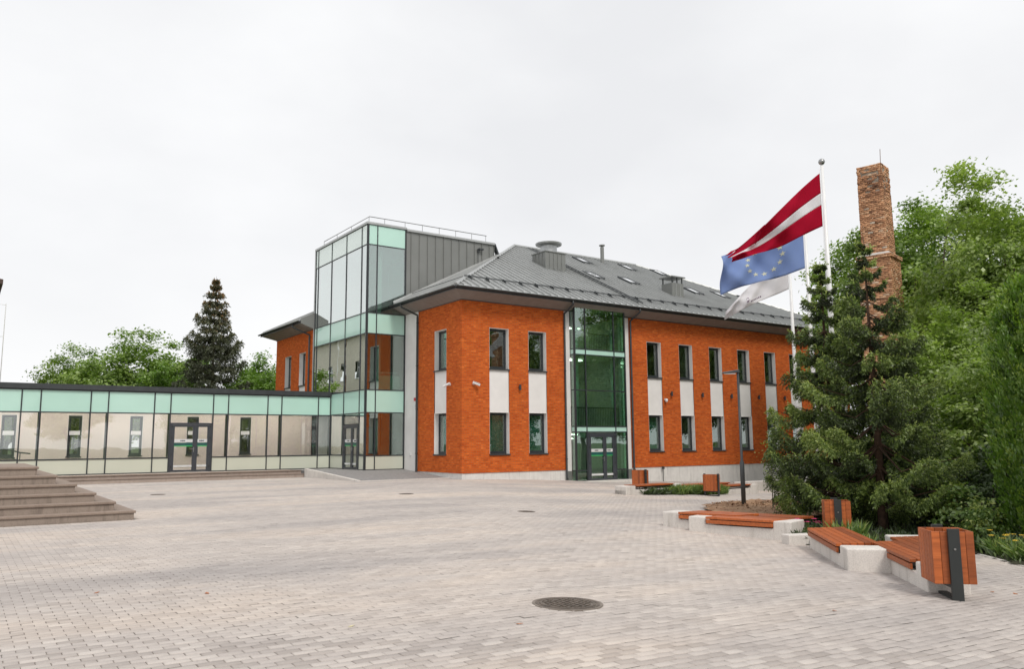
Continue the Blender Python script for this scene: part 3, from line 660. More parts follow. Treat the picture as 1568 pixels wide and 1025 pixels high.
mb = MB().box(-1.0, -.62, 8.2, 8.26, 1.1, 2.5); obj('notice_board', mb, M['inner_white'], tow)
mb = MB()
for k in range(16): mb.box(-.3-.0, 1.2, 7.0+.28*k, 7.28+.28*k, .4+.18*k, .58+.18*k)
obj('inner_stair', mb, M['inner_white'], tow)
obj('column', MB().tube([(-1.3, 6.3, TZ0), (-1.3, 6.3, 12.7)], .17, 16), M['inner_white'], tow, smooth=True)
mb = MB().box(-2.05, -.2, 6.15, 6.18, 5.25, 5.30)
for x in np.arange(-1.55, -.3, .12): mb.box(x, x+.02, 6.15, 6.17, 4.4, 5.25)
obj('inner_railing', mb, M['white_metal'], tow)
obj('inner_parapet', MB().box(-1.6, -.1, 6.05, 6.10, 4.4, 5.1), M['frost_mint'], tow)
obj('corner_post', MB().box(TX-.03, TX+.08, TY1, TY1+.14, 4.4, TZT+.1), M['grey_sheet'], tow)
# metal clad side: vertical standing seam panels, cut by the roof slope
x = .02; obj('clad_backing', MB().prism([(.03, TY0+.06, 8.6), (5.6, TY0+.06, 12.2), (5.6, TY0+.06, TZT-.1), (.03, TY0+.06, TZT-.1)], [(.03, TY0+.3, 8.6), (5.6, TY0+.3, 12.2), (5.6, TY0+.3, TZT-.1), (.03, TY0+.3, TZT-.1)]), M['grey_sheet'], tow)
k = 0
while x < 5.55:
    x1 = min(x+(.28 if k == 0 else .5), 5.62); zb0 = EZ+MS*(x+E)-.05; zb1 = EZ+MS*(x1+E)-.05; zt = TZT-.085
    a, b = x+.006, x1-.006
    mb = MB().prism([(a, TY0-.0, zb0), (b, TY0, zb1), (b, TY0, zt), (a, TY0, zt)], [(a, TY0+.05, zb0), (b, TY0+.05, zb1), (b, TY0+.05, zt), (a, TY0+.05, zt)])
    mb.box(x1-.022, x1-.004, TY0-.045, TY0-.001, zb1, zt); obj('cladding_panel', mb, M['clad_grey'], tow); x = x1; k += 1
mb = MB().prism([(5.62, TY0-.06, TZT+.04), (5.70, TY0-.06, TZT+.0), (6.0, TY0-.06, 12.25), (5.9, TY0-.06, 12.2)], [(5.62, TY0+.2, TZT+.04), (5.70, TY0+.2, TZT+.0), (6.0, TY0+.2, 12.25), (5.9, TY0+.2, 12.2)]); obj('flashing', mb, M['gutter'], tow)
mb = MB().prism([(-.75, TY0-.16, EZ+.08), (5.95, TY0-.16, EZ+MS*6.75+.06), (5.95, TY0-.03, EZ+MS*6.75+.16), (-.75, TY0-.03, EZ+.18)], [(-.75, TY0-.15, EZ+.12), (5.95, TY0-.15, EZ+MS*6.75+.1), (5.95, TY0-.02, EZ+MS*6.75+.2), (-.75, TY0-.02, EZ+.22)]); obj('flashing', mb, M['grey_sheet'], tow)
# roof-edge rail
rail = obj('roof_rail', MB().tube([(TX+.15, TY1-.8, TZT+.45), (TX+.15, TY0+.15, TZT+.45), (5.2, TY0+.15, TZT+.45)], .022, 8), M['steel'], tow)
for p in [(TX+.15, TY1-.8), (TX+.15, 10.2), (TX+.15, 8.2), (TX+.15, TY0+.2), (-1.2, TY0+.15), (0, TY0+.15), (1.05, TY0+.15), (2.1, TY0+.15), (3.15, TY0+.15), (4.2, TY0+.15), (5.15, TY0+.15)]: obj('rail_post', MB().tube([(*p, TZT+.02), (*p, TZT+.45)], .015, 6), M['steel'], rail)
mb = MB().box(4.5, 4.78, TY0-.22, TY0-.1, 12.42, 12.52).box(4.46, 4.56, TY0-.12, TY0-.05, 12.3, 12.5); wl = obj('spotlight', mb, M['gutter'], tow); obj('conduit', MB().tube([(4.5, TY0-.06, 11.7), (4.5, TY0-.06, 12.4)], .015, 6), M['gutter'], wl)

# ------------------------------------------------------------------ glass corridor
LY, LZ0, LZT = 10.21, .32, 4.18
lnk = thing('glass_corridor', 'single storey glass corridor with pale green top panels joining the tower', 'corridor', (-12, 11.5, 0))
LS = axis_map('S', LY); lus = [-2.24]; x = -2.93
while x > -27: lus += [x, x-2.02, ]; x = x-2.76
lus = sorted(set([round(v, 3) for v in lus])); lzs = [LZ0, 1.02, 3.16, LZT]
di = min(range(len(lus)-1), key=lambda i: abs((lus[i]+lus[i+1])/2+9.45))
curtain(LS, lus, lzs, lambda i, k: ('frost_low', 'glass_clear', 'frost_mint')[k], lambda i, k: i == di and k < 2, lnk, .055, .12)
double_door(LS, lus[di]+.03, lus[di+1]-.03, LZ0, 2.72, lnk, .60)
mb = MB(); fbox(mb, LS, lus[di]+.03, lus[di+1]-.03, -.03, -.006, 2.74, 3.13); obj('pane', mb, M['glass_clear'], lnk)
obj('coping', MB().box(-27, TX-.02, LY-.12, LY+.4, LZT+.03, LZT+.27), M['gutter'], lnk)
obj('roof_slab', MB().box(-27, TX+.0, LY+.05, 13.25, LZT-.35, LZT+.02).box(-27, TX, 13.0, 13.3, LZT+.02, LZT+.26), M['inner_white'], lnk)
obj('floor', MB().box(-27, TX+.05, LY-.1, 13.2, 0, LZ0-.015), M['floor_tile'], lnk)
RW = axis_map('S', 13.05); wins = []; x = -25.6
while x < -4: wins.append((x, x+.62, 1.12, 3.12)); x += 2.76
obj('rear_wall', wall_grid(RW, [-27, TX], [LZ0-.3, LZT], wins), M['beige_wall'], lnk)
for (a, b, c, d) in wins:
    wo = window(RW, a, b, c, d, lnk, .05, True, False, 'glass_clear')
    mb = MB(); fbox(mb, RW, a+.08, b-.08, -.12, -.05, 2.16, 2.36); obj('bar', mb, M['reveal_white'], wo)
# columns inside, radiator bench, and a rail standing in for a reflected one
for u in lus[::2]:
    if u < -3: obj('column', MB().box(u-.06, u+.06, LY+.16, LY+.28, LZ0, LZT-.35), M['dark_frame'], lnk)
obj('bench', MB().box(-16.2, -14.4, LY+.5, LY+.95, LZ0+.45, LZ0+.62).box(-16.1, -16.0, LY+.55, LY+.9, LZ0, LZ0+.45).box(-14.6, -14.5, LY+.55, LY+.9, LZ0, LZ0+.45), M['blind'], lnk)
hr = obj('reflected_handrail', MB().tube([(-19.4, LY+.7, 2.2), (-16.6, LY+.7, 1.35), (-16.2, LY+.7, 1.30)], .03, 8).tube([(-19.4, LY+.7, 1.85), (-16.6, LY+.7, 1.0)], .018, 6), M['dark_frame'], lnk)  # solid rail added in place of a stair rail reflected in the glass
for xx, z in ((-18.6, 1.95), (-17.6, 1.65), (-16.6, 1.35)): obj('post', MB().tube([(xx, LY+.7, LZ0), (xx, LY+.7, z)], .02, 6), M['dark_frame'], hr)
for x in np.arange(-25.4, -3, 2.76): obj('ceiling_lamp_and_fill', MB().box(x+.2, x+2.5, 11.3, 11.6, LZT-.40, LZT-.36), M['fill_strip_glow'], lnk)  # full-length strips added as fill to brighten the beige rear wall

# steps and landing in front of corridor
st = thing('corridor_steps', 'low wide stone steps along the foot of the glass corridor', 'steps', (-12, 8.5, 0))
obj('landing', MB().box(-27, -4.62, 7.95, LY-.03, -.1, .30), M['link_step'], st, bevel=.01)
obj('step', MB().box(-27, -4.62, 7.55, 7.94, -.1, .15), M['link_step'], st, bevel=.01); obj('nosing', MB().box(-27, -4.62, 7.90, 8.3, .301, .33), M['stair_tread'], st); obj('nosing', MB().box(-27, -4.62, 7.51, 7.9, .151, .175), M['stair_tread'], st)
rm = thing('entrance_ramp', 'sloping paved ramp with pale concrete edge below the tower door', 'ramp', (-2.5, 4, 0))
mb = MB().prism([(-4.45, 1.25, -.1), (.0, 1.25, -.1), (0, 5.72, -.1), (-4.45, 10.2, -.1)], [(-4.45, 1.25, .01), (-.0, 1.25, .01), (0, 5.72, .30), (-4.45, 5.72, .30)])
mb = MB().prism([(-4.45, 1.25, -.1), (0, 1.25, -.1), (0, 5.72, -.1), (-4.45, 5.72, -.1)], [(-4.45, 1.25, .012), (0, 1.25, .012), (0, 5.72, .305), (-4.45, 5.72, .305)]).box(-4.45, TX-.0, 5.72, LY-.02, -.1, .305); obj('slab', mb, M['ramp_paving'], rm)
obj('side_wall', MB().prism([(-4.62, 1.1, -.1), (-4.45, 1.1, -.1), (-4.45, 7.5, -.1), (-4.62, 7.5, -.1)], [(-4.62, 1.1, .05), (-4.45, 1.1, .05), (-4.45, 7.5, .42), (-4.62, 7.5, .42)]), M['concrete'], rm, bevel=.01)
obj('kerb', MB().box(-4.45, 0.4, 1.12, 1.24, -.1, .022), M['concrete'], rm)

# ------------------------------------------------------------------ rear brick wing
wg = thing('brick_wing', 'far brick wing with dark eaves seen behind the glass corridor', 'building', (2, 16, 0))
WW = axis_map('W', -2.2); wcols = [(14.35, 15.40), (16.85, 17.95)]
holes = [(a, b, zl0, zu1) for a, b in wcols]
obj('wall', wall_grid(WW, [13.1, 19.7], [.2, ZT], holes), M['brick'], wg); obj('wall', MB().quad((-2.2, 19.7, 0), (9, 19.7, 0), (9, 19.7, ZT), (-2.2, 19.7, ZT)), M['brick'], wg)
for (a, b) in wcols:
    window(WW, a, b, zu0, zu1, wg); window(WW, a, b, zl0, zl1, wg)
    mb = MB(); fbox(mb, WW, a+.002, b-.002, -.24, -.03, zl1, zu0-.04); obj('spandrel_panel', mb, M['white_render'], wg)
obj('interior_walls', MB().box(1.6, 1.8, 13.1, 19.6, 0, 8.2).box(-1.9, 1.6, 13.1, 19.6, 3.6, 3.9), M['inner_white'], wg)
mb = MB().prism([(-3.02, 12.98, EZ), (-3.02, 20.5, EZ), (1, 16.5, EZ+MS*4.0), (1, 12.98, EZ+MS*4.0)], [(-3.02, 12.98, EZ+.07), (-3.02, 20.5, EZ+.07), (1, 16.5, EZ+MS*4.0+.07), (1, 12.98, EZ+MS*4.0+.07)])
mb.quad((-3.02, 20.5, EZ+.05), (8, 20.5, EZ+.05), (8, 16.5, EZ+MS*4+.05), (1, 16.5, EZ+MS*4+.05)); rf2 = obj('roof', mb, M['grey_sheet'], wg)
yy = 13.2
while yy < 20.3:
    t = min(1, 20.5-yy-3.02); obj('seam', MB().prism([(-3.02, yy, EZ+.07), (t, yy, EZ+MS*(t+3.02)+.07), (t, yy+.02, EZ+MS*(t+3.02)+.07), (-3.02, yy+.02, EZ+.07)], [(-3.02, yy, EZ+.12), (t, yy, EZ+MS*(t+3.02)+.12), (t, yy+.02, EZ+MS*(t+3.02)+.12), (-3.02, yy+.02, EZ+.12)]), M['grey_sheet'], rf2); yy += .33
obj('soffit', MB().quad((-2.2, 13.0, ZT+.02), (-3.02, 13.0, EZ-.13), (-3.02, 20.5, EZ-.13), (-2.2, 19.7, ZT+.02)).quad((-2.2, 19.7, ZT+.02), (-3.02, 20.5, EZ-.13), (8, 20.5, EZ-.13), (8, 19.7, ZT+.02)), M['soffit'], wg)
mb = MB(); fbox(mb, WW, 13.1, 19.72, -.1, .03, ZT-.002, ZT+.06); obj('wall_head_trim', mb, M['gutter'], wg)
obj('fascia', MB().box(-3.04, -3.02, 13.0, 20.5, EZ-.18, EZ), M['gutter'], wg); obj('gutter', gutter((-3.04, 13, EZ-.03), (-3.04, 20.6, EZ-.03), (-1, 0, 0)), M['gutter'], wg, smooth=True)
obj('eave_end', MB().prism([(-3.05, 12.96, EZ-.19), (-2.2, 12.96, ZT), (-2.2, 12.96, EZ+.5), (-3.05, 12.96, EZ+.08)], [(-3.05, 12.99, EZ-.19), (-2.2, 12.99, ZT), (-2.2, 12.99, EZ+.5), (-3.05, 12.99, EZ+.08)]), M['clad_grey'], wg)
downpipe(wg, (-3.1, 14.2, EZ-.1), (-2.28, 13.6, 7.9), .3)
obj('flue_pipe', MB().tube([(-.9, 14.6, 9.6), (-.9, 14.6, 10.55)], .14, 12).tube([(-.9, 14.6, 10.5), (-.9, 14.6, 10.6)], .18, 12), M['gutter'], wg)

# ------------------------------------------------------------------ beige block at the left edge of the picture (and in the tower's reflection)
bb = thing('beige_building', 'pale beige rendered block at the left edge, mirrored in the glass tower', 'building', (-30, 50, 0))
BXp = -17.72; BF = lambda u, n, z: (BXp+n, u, z)
bw = [(u, u+1.25, z, z+1.75) for u in np.arange(34, 76, 3.6) for z in (1.2, 4.6, 8.0, 11.0 if False else 8.0)]
bw = sorted(set(bw)); obj('wall', wall_grid(BF, [31, 80], [-.2, 12.4], bw), M['beige_pale'], bb)
obj('wall', MB().quad((BXp, 31, -.2), (-45, 31, -.2), (-45, 31, 12.4), (BXp, 31, 12.4)), M['beige_pale'], bb)
for (a, b, c, d) in bw:
    mb = MB(); n0 = -.15
    for (p, q, r_, t) in ((a, a+.1, c, d), (b-.1, b, c, d), (a+.1, b-.1, d-.1, d), (a+.1, b-.1, c, c+.1), ((a+b)/2-.05, (a+b)/2+.05, c+.1, c+1.1), (a+.1, b-.1, c+1.1, c+1.2)): fbox(mb, BF, p, q, n0-.05, n0, r_, t)
    wi = obj('window', mb, M['white_plastic'], bb); mb = MB(); fbox(mb, BF, a+.1, b-.1, n0-.04, n0-.025, c+.1, d-.1); obj('pane', mb, M['dark_pane'], wi); mb = MB(); fbox(mb, BF, a-.05, b+.05, n0, .05, c-.06, c); obj('sill', mb, M['white_plastic'], wi)
obj('roof', MB().prism([(BXp+.55, 30.4, 12.35), (BXp+.55, 80.5, 12.35), (-45, 80.5, 12.35), (-45, 30.4, 12.35)], [(BXp+.55, 30.4, 12.65), (BXp+.55, 80.5, 12.65), (-31, 76, 16), (-31, 35, 16)]), M['roof_brown'], bb)
# thin steel frame by its wall
fr = thing('steel_frame', 'thin pale steel ladder frame beside the beige wall at the far left', 'ladder', (-16.9, 44, 0))
mb = MB().tube([(-17.3, 44, -.1), (-17.3, 44, 13.2)], .04, 6); obj('rail', mb, M['rusty'], fr); obj('rail', MB().tube([(-16.45, 44, -.1), (-16.45, 44, 13.1)], .035, 6), M['white_metal'], fr)
for z in (4, 7.2, 10.4, 13.0): obj('rung', MB().tube([(-17.3, 44, z), (-16.45, 44, z)], .02, 6), M['white_metal'], fr)

# ------------------------------------------------------------------ stone stairs at left: wrap-around steps
ss = thing('stone_stairs', 'weathered brown stone stairs rising at the left edge of the plaza', 'stairs', (-18, -9, 0))
for i in range(6):
    t = .36*i; x1, y0 = -15.59-t, -11.74+t; z0, z1 = .195*i-.05 if i == 0 else .195*i-.02, .195*(i+1)
    s_ = obj('step', MB().box(-30, x1-.035, y0+.035, -3.5-t, z0, z1-.055), M['stair_front'], ss)
    obj('tread', MB().box(-30, x1, y0, -3.5-t+.03, z1-.054, z1), M['stair_tread'], s_, bevel=.012)
obj('upper_landing', MB().box(-30, -15.59-.36*6, -11.74+.36*6, -6.2, 1.1, 1.175), M['stair_tread'], ss)

# ------------------------------------------------------------------ old brick chimney, laid brick by brick
def chimney(cx, cy, rot):
    ch = thing('brick_chimney', 'tall weathered old brick chimney rising behind the spruces', 'chimney', (cx, cy, gz(cx, cy)-.1), rot)
    base = gz(cx, cy)-.1; V = []; T = []; r = np.random.default_rng(3)
    unit = np.array([(-1, -1, -1), (1, -1, -1), (1, 1, -1), (-1, 1, -1), (-1, -1, 1), (1, -1, 1), (1, 1, 1), (-1, 1, 1)])*.5
    F0 = np.array([(0, 3, 2, 1), (4, 5, 6, 7), (0, 1, 5, 4), (1, 2, 6, 5), (2, 3, 7, 6), (3, 0, 4, 7)])
    z = 0; H = 12.95-base; k = 0
    while z < H:
        hw = .655-.002*z if z < 9.9 else .51-.004*(z-9.9)
        if 9.8 < z < 10.02: hw = .70
        ero = .0 if z < H-1.2 else .012
        for side in range(4):
            a = side*math.pi/2; c_, s_ = math.cos(a), math.sin(a); nb = 5; L_ = 2*hw/nb
            for b in range(-1 if k % 2 else 0, nb):
                u0 = -hw+b*L_+(L_/2 if k % 2 else 0); u1 = u0+L_
                u0 = max(u0, -hw); u1 = min(u1, hw)
                if u1-u0 < .05: continue
                out_ = hw+r.normal(0, .006)+r.uniform(-ero*3, ero); dpt = .13
                q = unit*np.array([u1-u0-.014, dpt, .070])*np.array([1, 1, r.uniform(.93, 1.04)])+np.array([(u0+u1)/2, -out_+dpt/2, z+.039+r.normal(0, .002)])
                V.append(np.column_stack([q[:, 0]*c_-q[:, 1]*s_, q[:, 0]*s_+q[:, 1]*c_, q[:, 2]])); T.append(np.clip(r.normal(.52, .20)-(.22 if H-1.4 < z < H-.5 else 0), 0, 1))
        z += .079; k += 1
    n = len(V); V = np.concatenate(V); F = (F0[None]+8*np.arange(n)[:, None, None]).reshape(-1, 4)
    o = link('bricks', np_mesh('bricks', V, F, M['old_brick'], np.repeat(np.array(T), 8)), ch, True); stuff(o)
    obj('mortar_core', MB().box(-.60, .60, -.60, .60, 0, 9.85).box(-.47, .47, -.47, .47, 9.85, H-.08), M['mortar'], ch, True)
    obj('ledge', MB().prism([(-.70, -.70, 10.02), (.70, -.70, 10.02), (.70, .70, 10.02), (-.70, .70, 10.02)], [(-.55, -.55, 10.14), (.55, -.55, 10.14), (.55, .55, 10.14), (-.55, .55, 10.14)]), M['stone_paint'], ch, True)
    obj('iron_rod', MB().tube([(-.6, -.5, H-.5), (-.65, -.55, H+.55)], .012, 5).tube([(-.55, -.5, H-1.0), (-1.05, -.62, H-.92)], .012, 5), M['rusty'], ch, True)
chimney(11.95, -13.65, R(12))
# ------------------------------------------------------------------ benches: concrete bases with timber slats
def bench(label, origin, d, seat, blocks, base, w=.66, H=.36, skew=-.35, planks=6, group='concrete and timber benches'):
    d = Vector((*d, 0)).normalized(); n_ = Vector((-d.y, d.x, 0))
    if n_.dot(Vector((1, -.2, 0))) < 0: n_ = -n_
    O = Vector((*origin, 0)); mid = O+d*((base[0]+base[1])/2)+n_*w/2; zg = gz(mid.x, mid.y); O.z = zg
    t = thing('bench', label, 'bench', (mid.x, mid.y, zg), 0, group)
    q = lambda s, u, z: tuple(O+d*s+n_*u+Vector((0, 0, z)))
    def blk(s0, s1, u0, u1, z0, z1, k=0): return MB().prism([q(s0+k*u0, u0, z0), q(s1+k*u0, u0, z0), q(s1+k*u1, u1, z0), q(s0+k*u1, u1, z0)], [q(s0+k*u0, u0, z1), q(s1+k*u0, u0, z1), q(s1+k*u1, u1, z1), q(s0+k*u1, u1, z1)])
    obj('concrete_base', blk(base[0], base[1], .0, w-.03, -.25, H-.16), M['concrete'], t, bevel=.012)
    for (a, b) in blocks: obj('concrete_block', blk(a, b, -.006, w-.02, -.25, H-.015), M['concrete'], t, bevel=.02)
    a, b = seat; pw = w/planks
    for i in range(planks):
        u0, u1 = i*pw+.005-.05, (i+1)*pw-.006-.05
        obj('plank', blk(a, b, u0, u1, H-.045, H, skew), M['wood'], t, bevel=.004)
    obj('front_board', blk(a+.004, b-.004, -.045, -.01, H-.135, H-.062, skew), M['wood'], t, bevel=.004)
    obj('bearer', blk(a+.06, b-.06, .0, w-.1, H-.1, H-.047, skew), M['black_print'], t)
    return t
dA = (-.70, -.715); nA = Vector((.715, -.70))
bench('timber slat bench on concrete, left one of the nearest pair of benches', (-6.31, -22.49), dA, (.05, 2.28), [(2.34, 2.78), (-.02, .02)], (-.05, 2.75), w=.68)
bench('timber slat bench on concrete directly beside the nearest litter bin', (-7.77, -24.82), dA, (-.75, 1.12), [(1.22, 1.64)], (-.7, 1.62), w=.52, planks=5)
o3 = Vector((-7.77, -24.82))+nA*.58-Vector(dA)*2.15
bench('timber slat bench on the garden side behind the nearest bench pair', (o3.x, o3.y), dA, (.3, 1.75), [(-.15, .22)], (-.15, 1.6), w=.62)
dB = (.258, -.966); nB = Vector((.966, .258))
bench('short timber bench at the far end of the bench group by the mulch bed', (-6.23, -18.77), dB, (.42, 1.75), [(.0, .42)], (0, 1.7), w=.62, planks=4, skew=.35)
bench('timber bench between two concrete blocks in front of the mulch bed', (-6.40, -19.68), dB, (.42, 1.82), [(0, .38), (1.80, 2.16)], (0, 2.13), w=.70, planks=4, skew=.25)
o6 = Vector((-6.40, -19.68))+nB*1.0+Vector(dB)*-.25
bench('low timber bench along the mulch bed behind the block ended bench', (o6.x, o6.y), dB, (0, 2.1), [], (.1, 2.0), w=.6, planks=4, skew=.35)
dC = (1, .06)
bench('far timber bench nearest the glass entrance', (1.05, -9.34), dC, (.35, 2.35), [(-.2, .3), (2.4, 2.85)], (-.2, 2.4), w=.6, planks=4, skew=.3)
bench('far timber bench behind the long planting strip', (4.0, -8.75), dC, (0, 3.3), [], (0, 3.3), w=.6, planks=4, skew=.3)
bench('far timber bench right of the litter bin by the planting strip', (6.2, -9.1), dC, (0, 1.95), [(2.0, 2.5)], (0, 2.3), w=.6, planks=4, skew=.3)
def kerb_block(label, x0, x1, y0, y1, h, rot=0):
    cx, cy = (x0+x1)/2, (y0+y1)/2; o = obj('kerb_block', MB().box(-(x1-x0)/2, (x1-x0)/2, -(y1-y0)/2, (y1-y0)/2, -.25, h), M['concrete'], None, bevel=.015); o.location = (cx, cy, gz(cx, cy)); o.rotation_euler.z = rot; return tag(o, label, 'kerb')
kerb_block('low concrete kerb block joining the two near bench groups', -6.3, -5.5, -22.2, -21.95, .19, R(-20))
kerb_block('low concrete planter wall far right before the plinth', 10.6, 14.5, -7.2, -6.6, .42, R(3))
kerb_block('pale concrete block at the right end of the far benches', 9.1, 9.6, -8.7, -8.3, .45, R(3))
# path edging kerb on the right
pts = [(-3.81+.63*.0, -24.2), (-4.71, -25.3), (-8.2, -29.5)]; mb = MB()
for (a, b) in zip(pts[:-1], pts[1:]):
    v = (Vector(b)-Vector(a)).normalized(); nn = Vector((-v.y, v.x))*.04
    P = [(a[0]-nn.x, a[1]-nn.y), (b[0]-nn.x, b[1]-nn.y), (b[0]+nn.x, b[1]+nn.y), (a[0]+nn.x, a[1]+nn.y)]
    mb.prism([(x, y, gz(x, y)-.1) for x, y in P], [(x, y, gz(x, y)+.012) for x, y in P])
tag(obj('path_edging', mb, M['concrete']), 'thin concrete edging between path and flower border at right', 'kerb')

# ------------------------------------------------------------------ litter bins
def make_bin():
    t = thing('litter_bin', '', 'litter bin', (0, 0, 0), 0, 'timber litter bins')
    W_, D_, z0, z1 = .47, .50, .19, .80; k = 5
    for side in range(4):
        a = side*math.pi/2; c_, s_ = math.cos(a), math.sin(a); half = (D_ if side % 2 == 0 else W_)/2; wid = W_ if side % 2 == 0 else D_; pw = wid/k
        for i in range(k):
            u0, u1 = -wid/2+i*pw+.002, -wid/2+(i+1)*pw-.002
            if side % 2 == 1: u0 += .0; u1 -= .0
            mb = MB().box(u0 if side % 2 == 0 or i else u0+.026, u1 if side % 2 == 0 or i < k-1 else u1-.026, -half, -half+.025, z0, z1)
            mb.v = [(x*c_-y*s_, x*s_+y*c_, z) for x, y, z in mb.v]; obj('slat', mb, M['wood'], t, True, bevel=.003)
    obj('liner', MB().box(-W_/2+.03, W_/2-.03, -D_/2+.03, D_/2-.03, z0+.01, z0+.03).box(-W_/2+.028, W_/2-.028, -D_/2+.028, -D_/2+.032, z0, z1-.08).box(-W_/2+.028, W_/2-.028, D_/2-.032, D_/2-.028, z0, z1-.08), M['wood'], t, True)
    for s in (-1, 1):
        y0 = s*(D_/2+.003); y1 = s*(D_/2+.012+.03); obj('leg_plate', MB().box(-.065, .065, min(y0, y1), max(y0, y1), .0, z1+.035), M['bin_steel'], t, True, bevel=.003)
        obj('bolt', MB().tube([(0, s*(D_/2+.042), .6), (0, s*(D_/2+.052), .6)], .013, 10), M['steel'], t, True)
    obj('foot_bar', MB().box(-.05, .05, -D_/2-.0, D_/2, .0, .03).box(-.05, .05, -D_/2+.04, D_/2-.04, .14, .185), M['bin_steel'], t, True)
    return t
b0 = make_bin(); binp = [((-8.97, -26.28), -44.4, 'nearest timber litter bin with black steel plate beside the bench end'), ((-4.95, -22.15), -50, 'timber litter bin standing behind the near benches under the spruce'), ((4.3, -7.1), 10, 'far timber litter bin before the entrance behind a bench'), ((4.75, -10.5), 20, 'far timber litter bin at the end of the planting strip')]
for i, (p, a, lab) in enumerate(binp):
    b_ = b0 if i == 0 else copy_tree(b0); b_.location = (*p, gz(*p)); b_.rotation_euler = (0, 0, R(a)); b_['label'] = lab

# ------------------------------------------------------------------ street lamp
lp = thing('street_lamp', 'slim dark grey lamp post with flat head beside the mulch bed', 'street lamp', (1.39, -14.74, gz(1.39, -14.74)))
obj('post', MB().tube([(0, 0, -.1), (0, 0, 1.35), (0, 0, 1.42), (0, 0, 4.25)], [.072, .072, .042, .038], 14), M['lamp_post'], lp, True, smooth=True)
hd = MB().prism([(-.06, -.07, 4.2), (.04, -.05, 4.27), (.04, .05, 4.27), (-.06, .07, 4.2)], [(-.06, -.05, 4.3), (.04, -.04, 4.33), (.04, .04, 4.33), (-.06, .05, 4.3)])
hd = MB().prism([(-.50, -.07, 4.17), (.05, -.06, 4.20), (.05, .06, 4.20), (-.50, .07, 4.17)], [(-.48, -.05, 4.22), (.04, -.05, 4.30), (.04, .05, 4.30), (-.48, .05, 4.22)]); ho = obj('lamp_head', hd, M['lamp_post'], lp, True, bevel=.01)
ho.rotation_euler.z = R(-35)
lens_ = obj('lens', MB().box(-.42, -.08, -.05, .05, 4.155, 4.175), M['white_plastic'], ho, True)

# ------------------------------------------------------------------ manholes
def manhole(x, y, r, label):
    t = thing('manhole_cover', label, 'manhole cover', (x, y, gz(x, y))); ax, ay = gtilt(x, y); t.rotation_euler = (ax, ay, R(25))
    def ring(r0, r1, z0, z1, k=40):
        mb = MB()
        for i in range(k):
            a, b = 2*math.pi*i/k, 2*math.pi*(i+1)/k; ca, sa, cb, sb = math.cos(a), math.sin(a), math.cos(b), math.sin(b)
            mb.quad((r0*ca, r0*sa, z1), (r1*ca, r1*sa, z1), (r1*cb, r1*sb, z1), (r0*cb, r0*sb, z1)); mb.quad((r1*ca, r1*sa, z0), (r1*cb, r1*sb, z0), (r1*cb, r1*sb, z1), (r1*ca, r1*sa, z1)); mb.quad((r0*ca, r0*sa, z1), (r0*cb, r0*sb, z1), (r0*cb, r0*sb, z0), (r0*ca, r0*sa, z0))
        return mb
    obj('frame', ring(r*.80, r*.9, -.05, .010), M['cast_iron'], t, True); obj('frame', ring(r*.93, r*1.02, -.05, .008), M['cast_iron'], t, True); obj('concrete_ring', ring(r*.75, r*1.12, -.05, .0045), M['ring_dark'], t, True)
    pts = [(r*.78*math.cos(2*math.pi*i/36), r*.78*math.sin(2*math.pi*i/36)) for i in range(36)]; cv = obj('cover', MB().prism([(x_, y_, -.05) for x_, y_ in pts], [(x_, y_, .004) for x_, y_ in pts]), M['cast_iron'], t, True)
    mb = MB(); st = .055; k = int(r*.74/st)
    for i in range(-k, k+1):
        v = i*st; h = math.sqrt(max(0, (r*.74)**2-v*v))
        u = -h+(.03 if i % 2 else 0)
        while u < h-.05: mb.box(u, min(u+.075, h), v-.018, v+.018, .004, .012); u += .095
    obj('ribs', mb, M['cast_iron'], cv, True)
manhole(MH[0], MH[1], .335, 'round cast iron manhole cover in the paving foreground')
for (x, y, r, lab) in ((-7.24, -15.08, .2, 'small iron cover in the paving midway to the entrance'), (-13.34, -2.5, .22, 'small iron cover in the paving before the corridor door'), (-6.83, -7.81, .22, 'small iron cover in the paving before the entrance ramp')): manhole(x, y, r, lab)

# ------------------------------------------------------------------ flagpoles and flags
FD = Vector((-.82, .57, 0)); FN = Vector((.57, .82, 0))
def pole(x, y, h, label):
    t = thing('flagpole', label, 'flagpole', (x, y, gz(x, y)), 0, 'white flagpoles'); zg = gz(x, y)
    obj('shaft', MB().tube([(0, 0, -.2), (0, 0, h*.5-zg), (0, 0, h-zg)], [.085, .07, .042], 14), M['white_metal'], t, True, smooth=True)
    obj('finial', MB().tube([(0, 0, h-zg+.02), (0, 0, h-zg+.05), (0, 0, h-zg+.11), (0, 0, h-zg+.17), (0, 0, h-zg+.2)], [.03, .07, .095, .07, .02], 14), M['steel'], t, True, smooth=True)
    obj('base_plate', MB().tube([(0, 0, -.05), (0, 0, .03)], .18, 16), M['steel'], t, True)
    obj('halyard', MB().tube([(-.07, .05, .9), (-.06, .04, h-zg-.1)], .006, 4), M['white_metal'], t, True)
    return t
poles = [((.35, -18.85), 9.25), ((6.25, -14.15), 9.75), ((10.1, -10.65), 9.95)]
pole(*poles[0][0], poles[0][1], 'white flagpole carrying the red and white striped flag'); pole(*poles[1][0], poles[1][1], 'white flagpole carrying the blue flag with stars'); pole(*poles[2][0], poles[2][1], 'thickest looking white flagpole carrying the plain white flag')
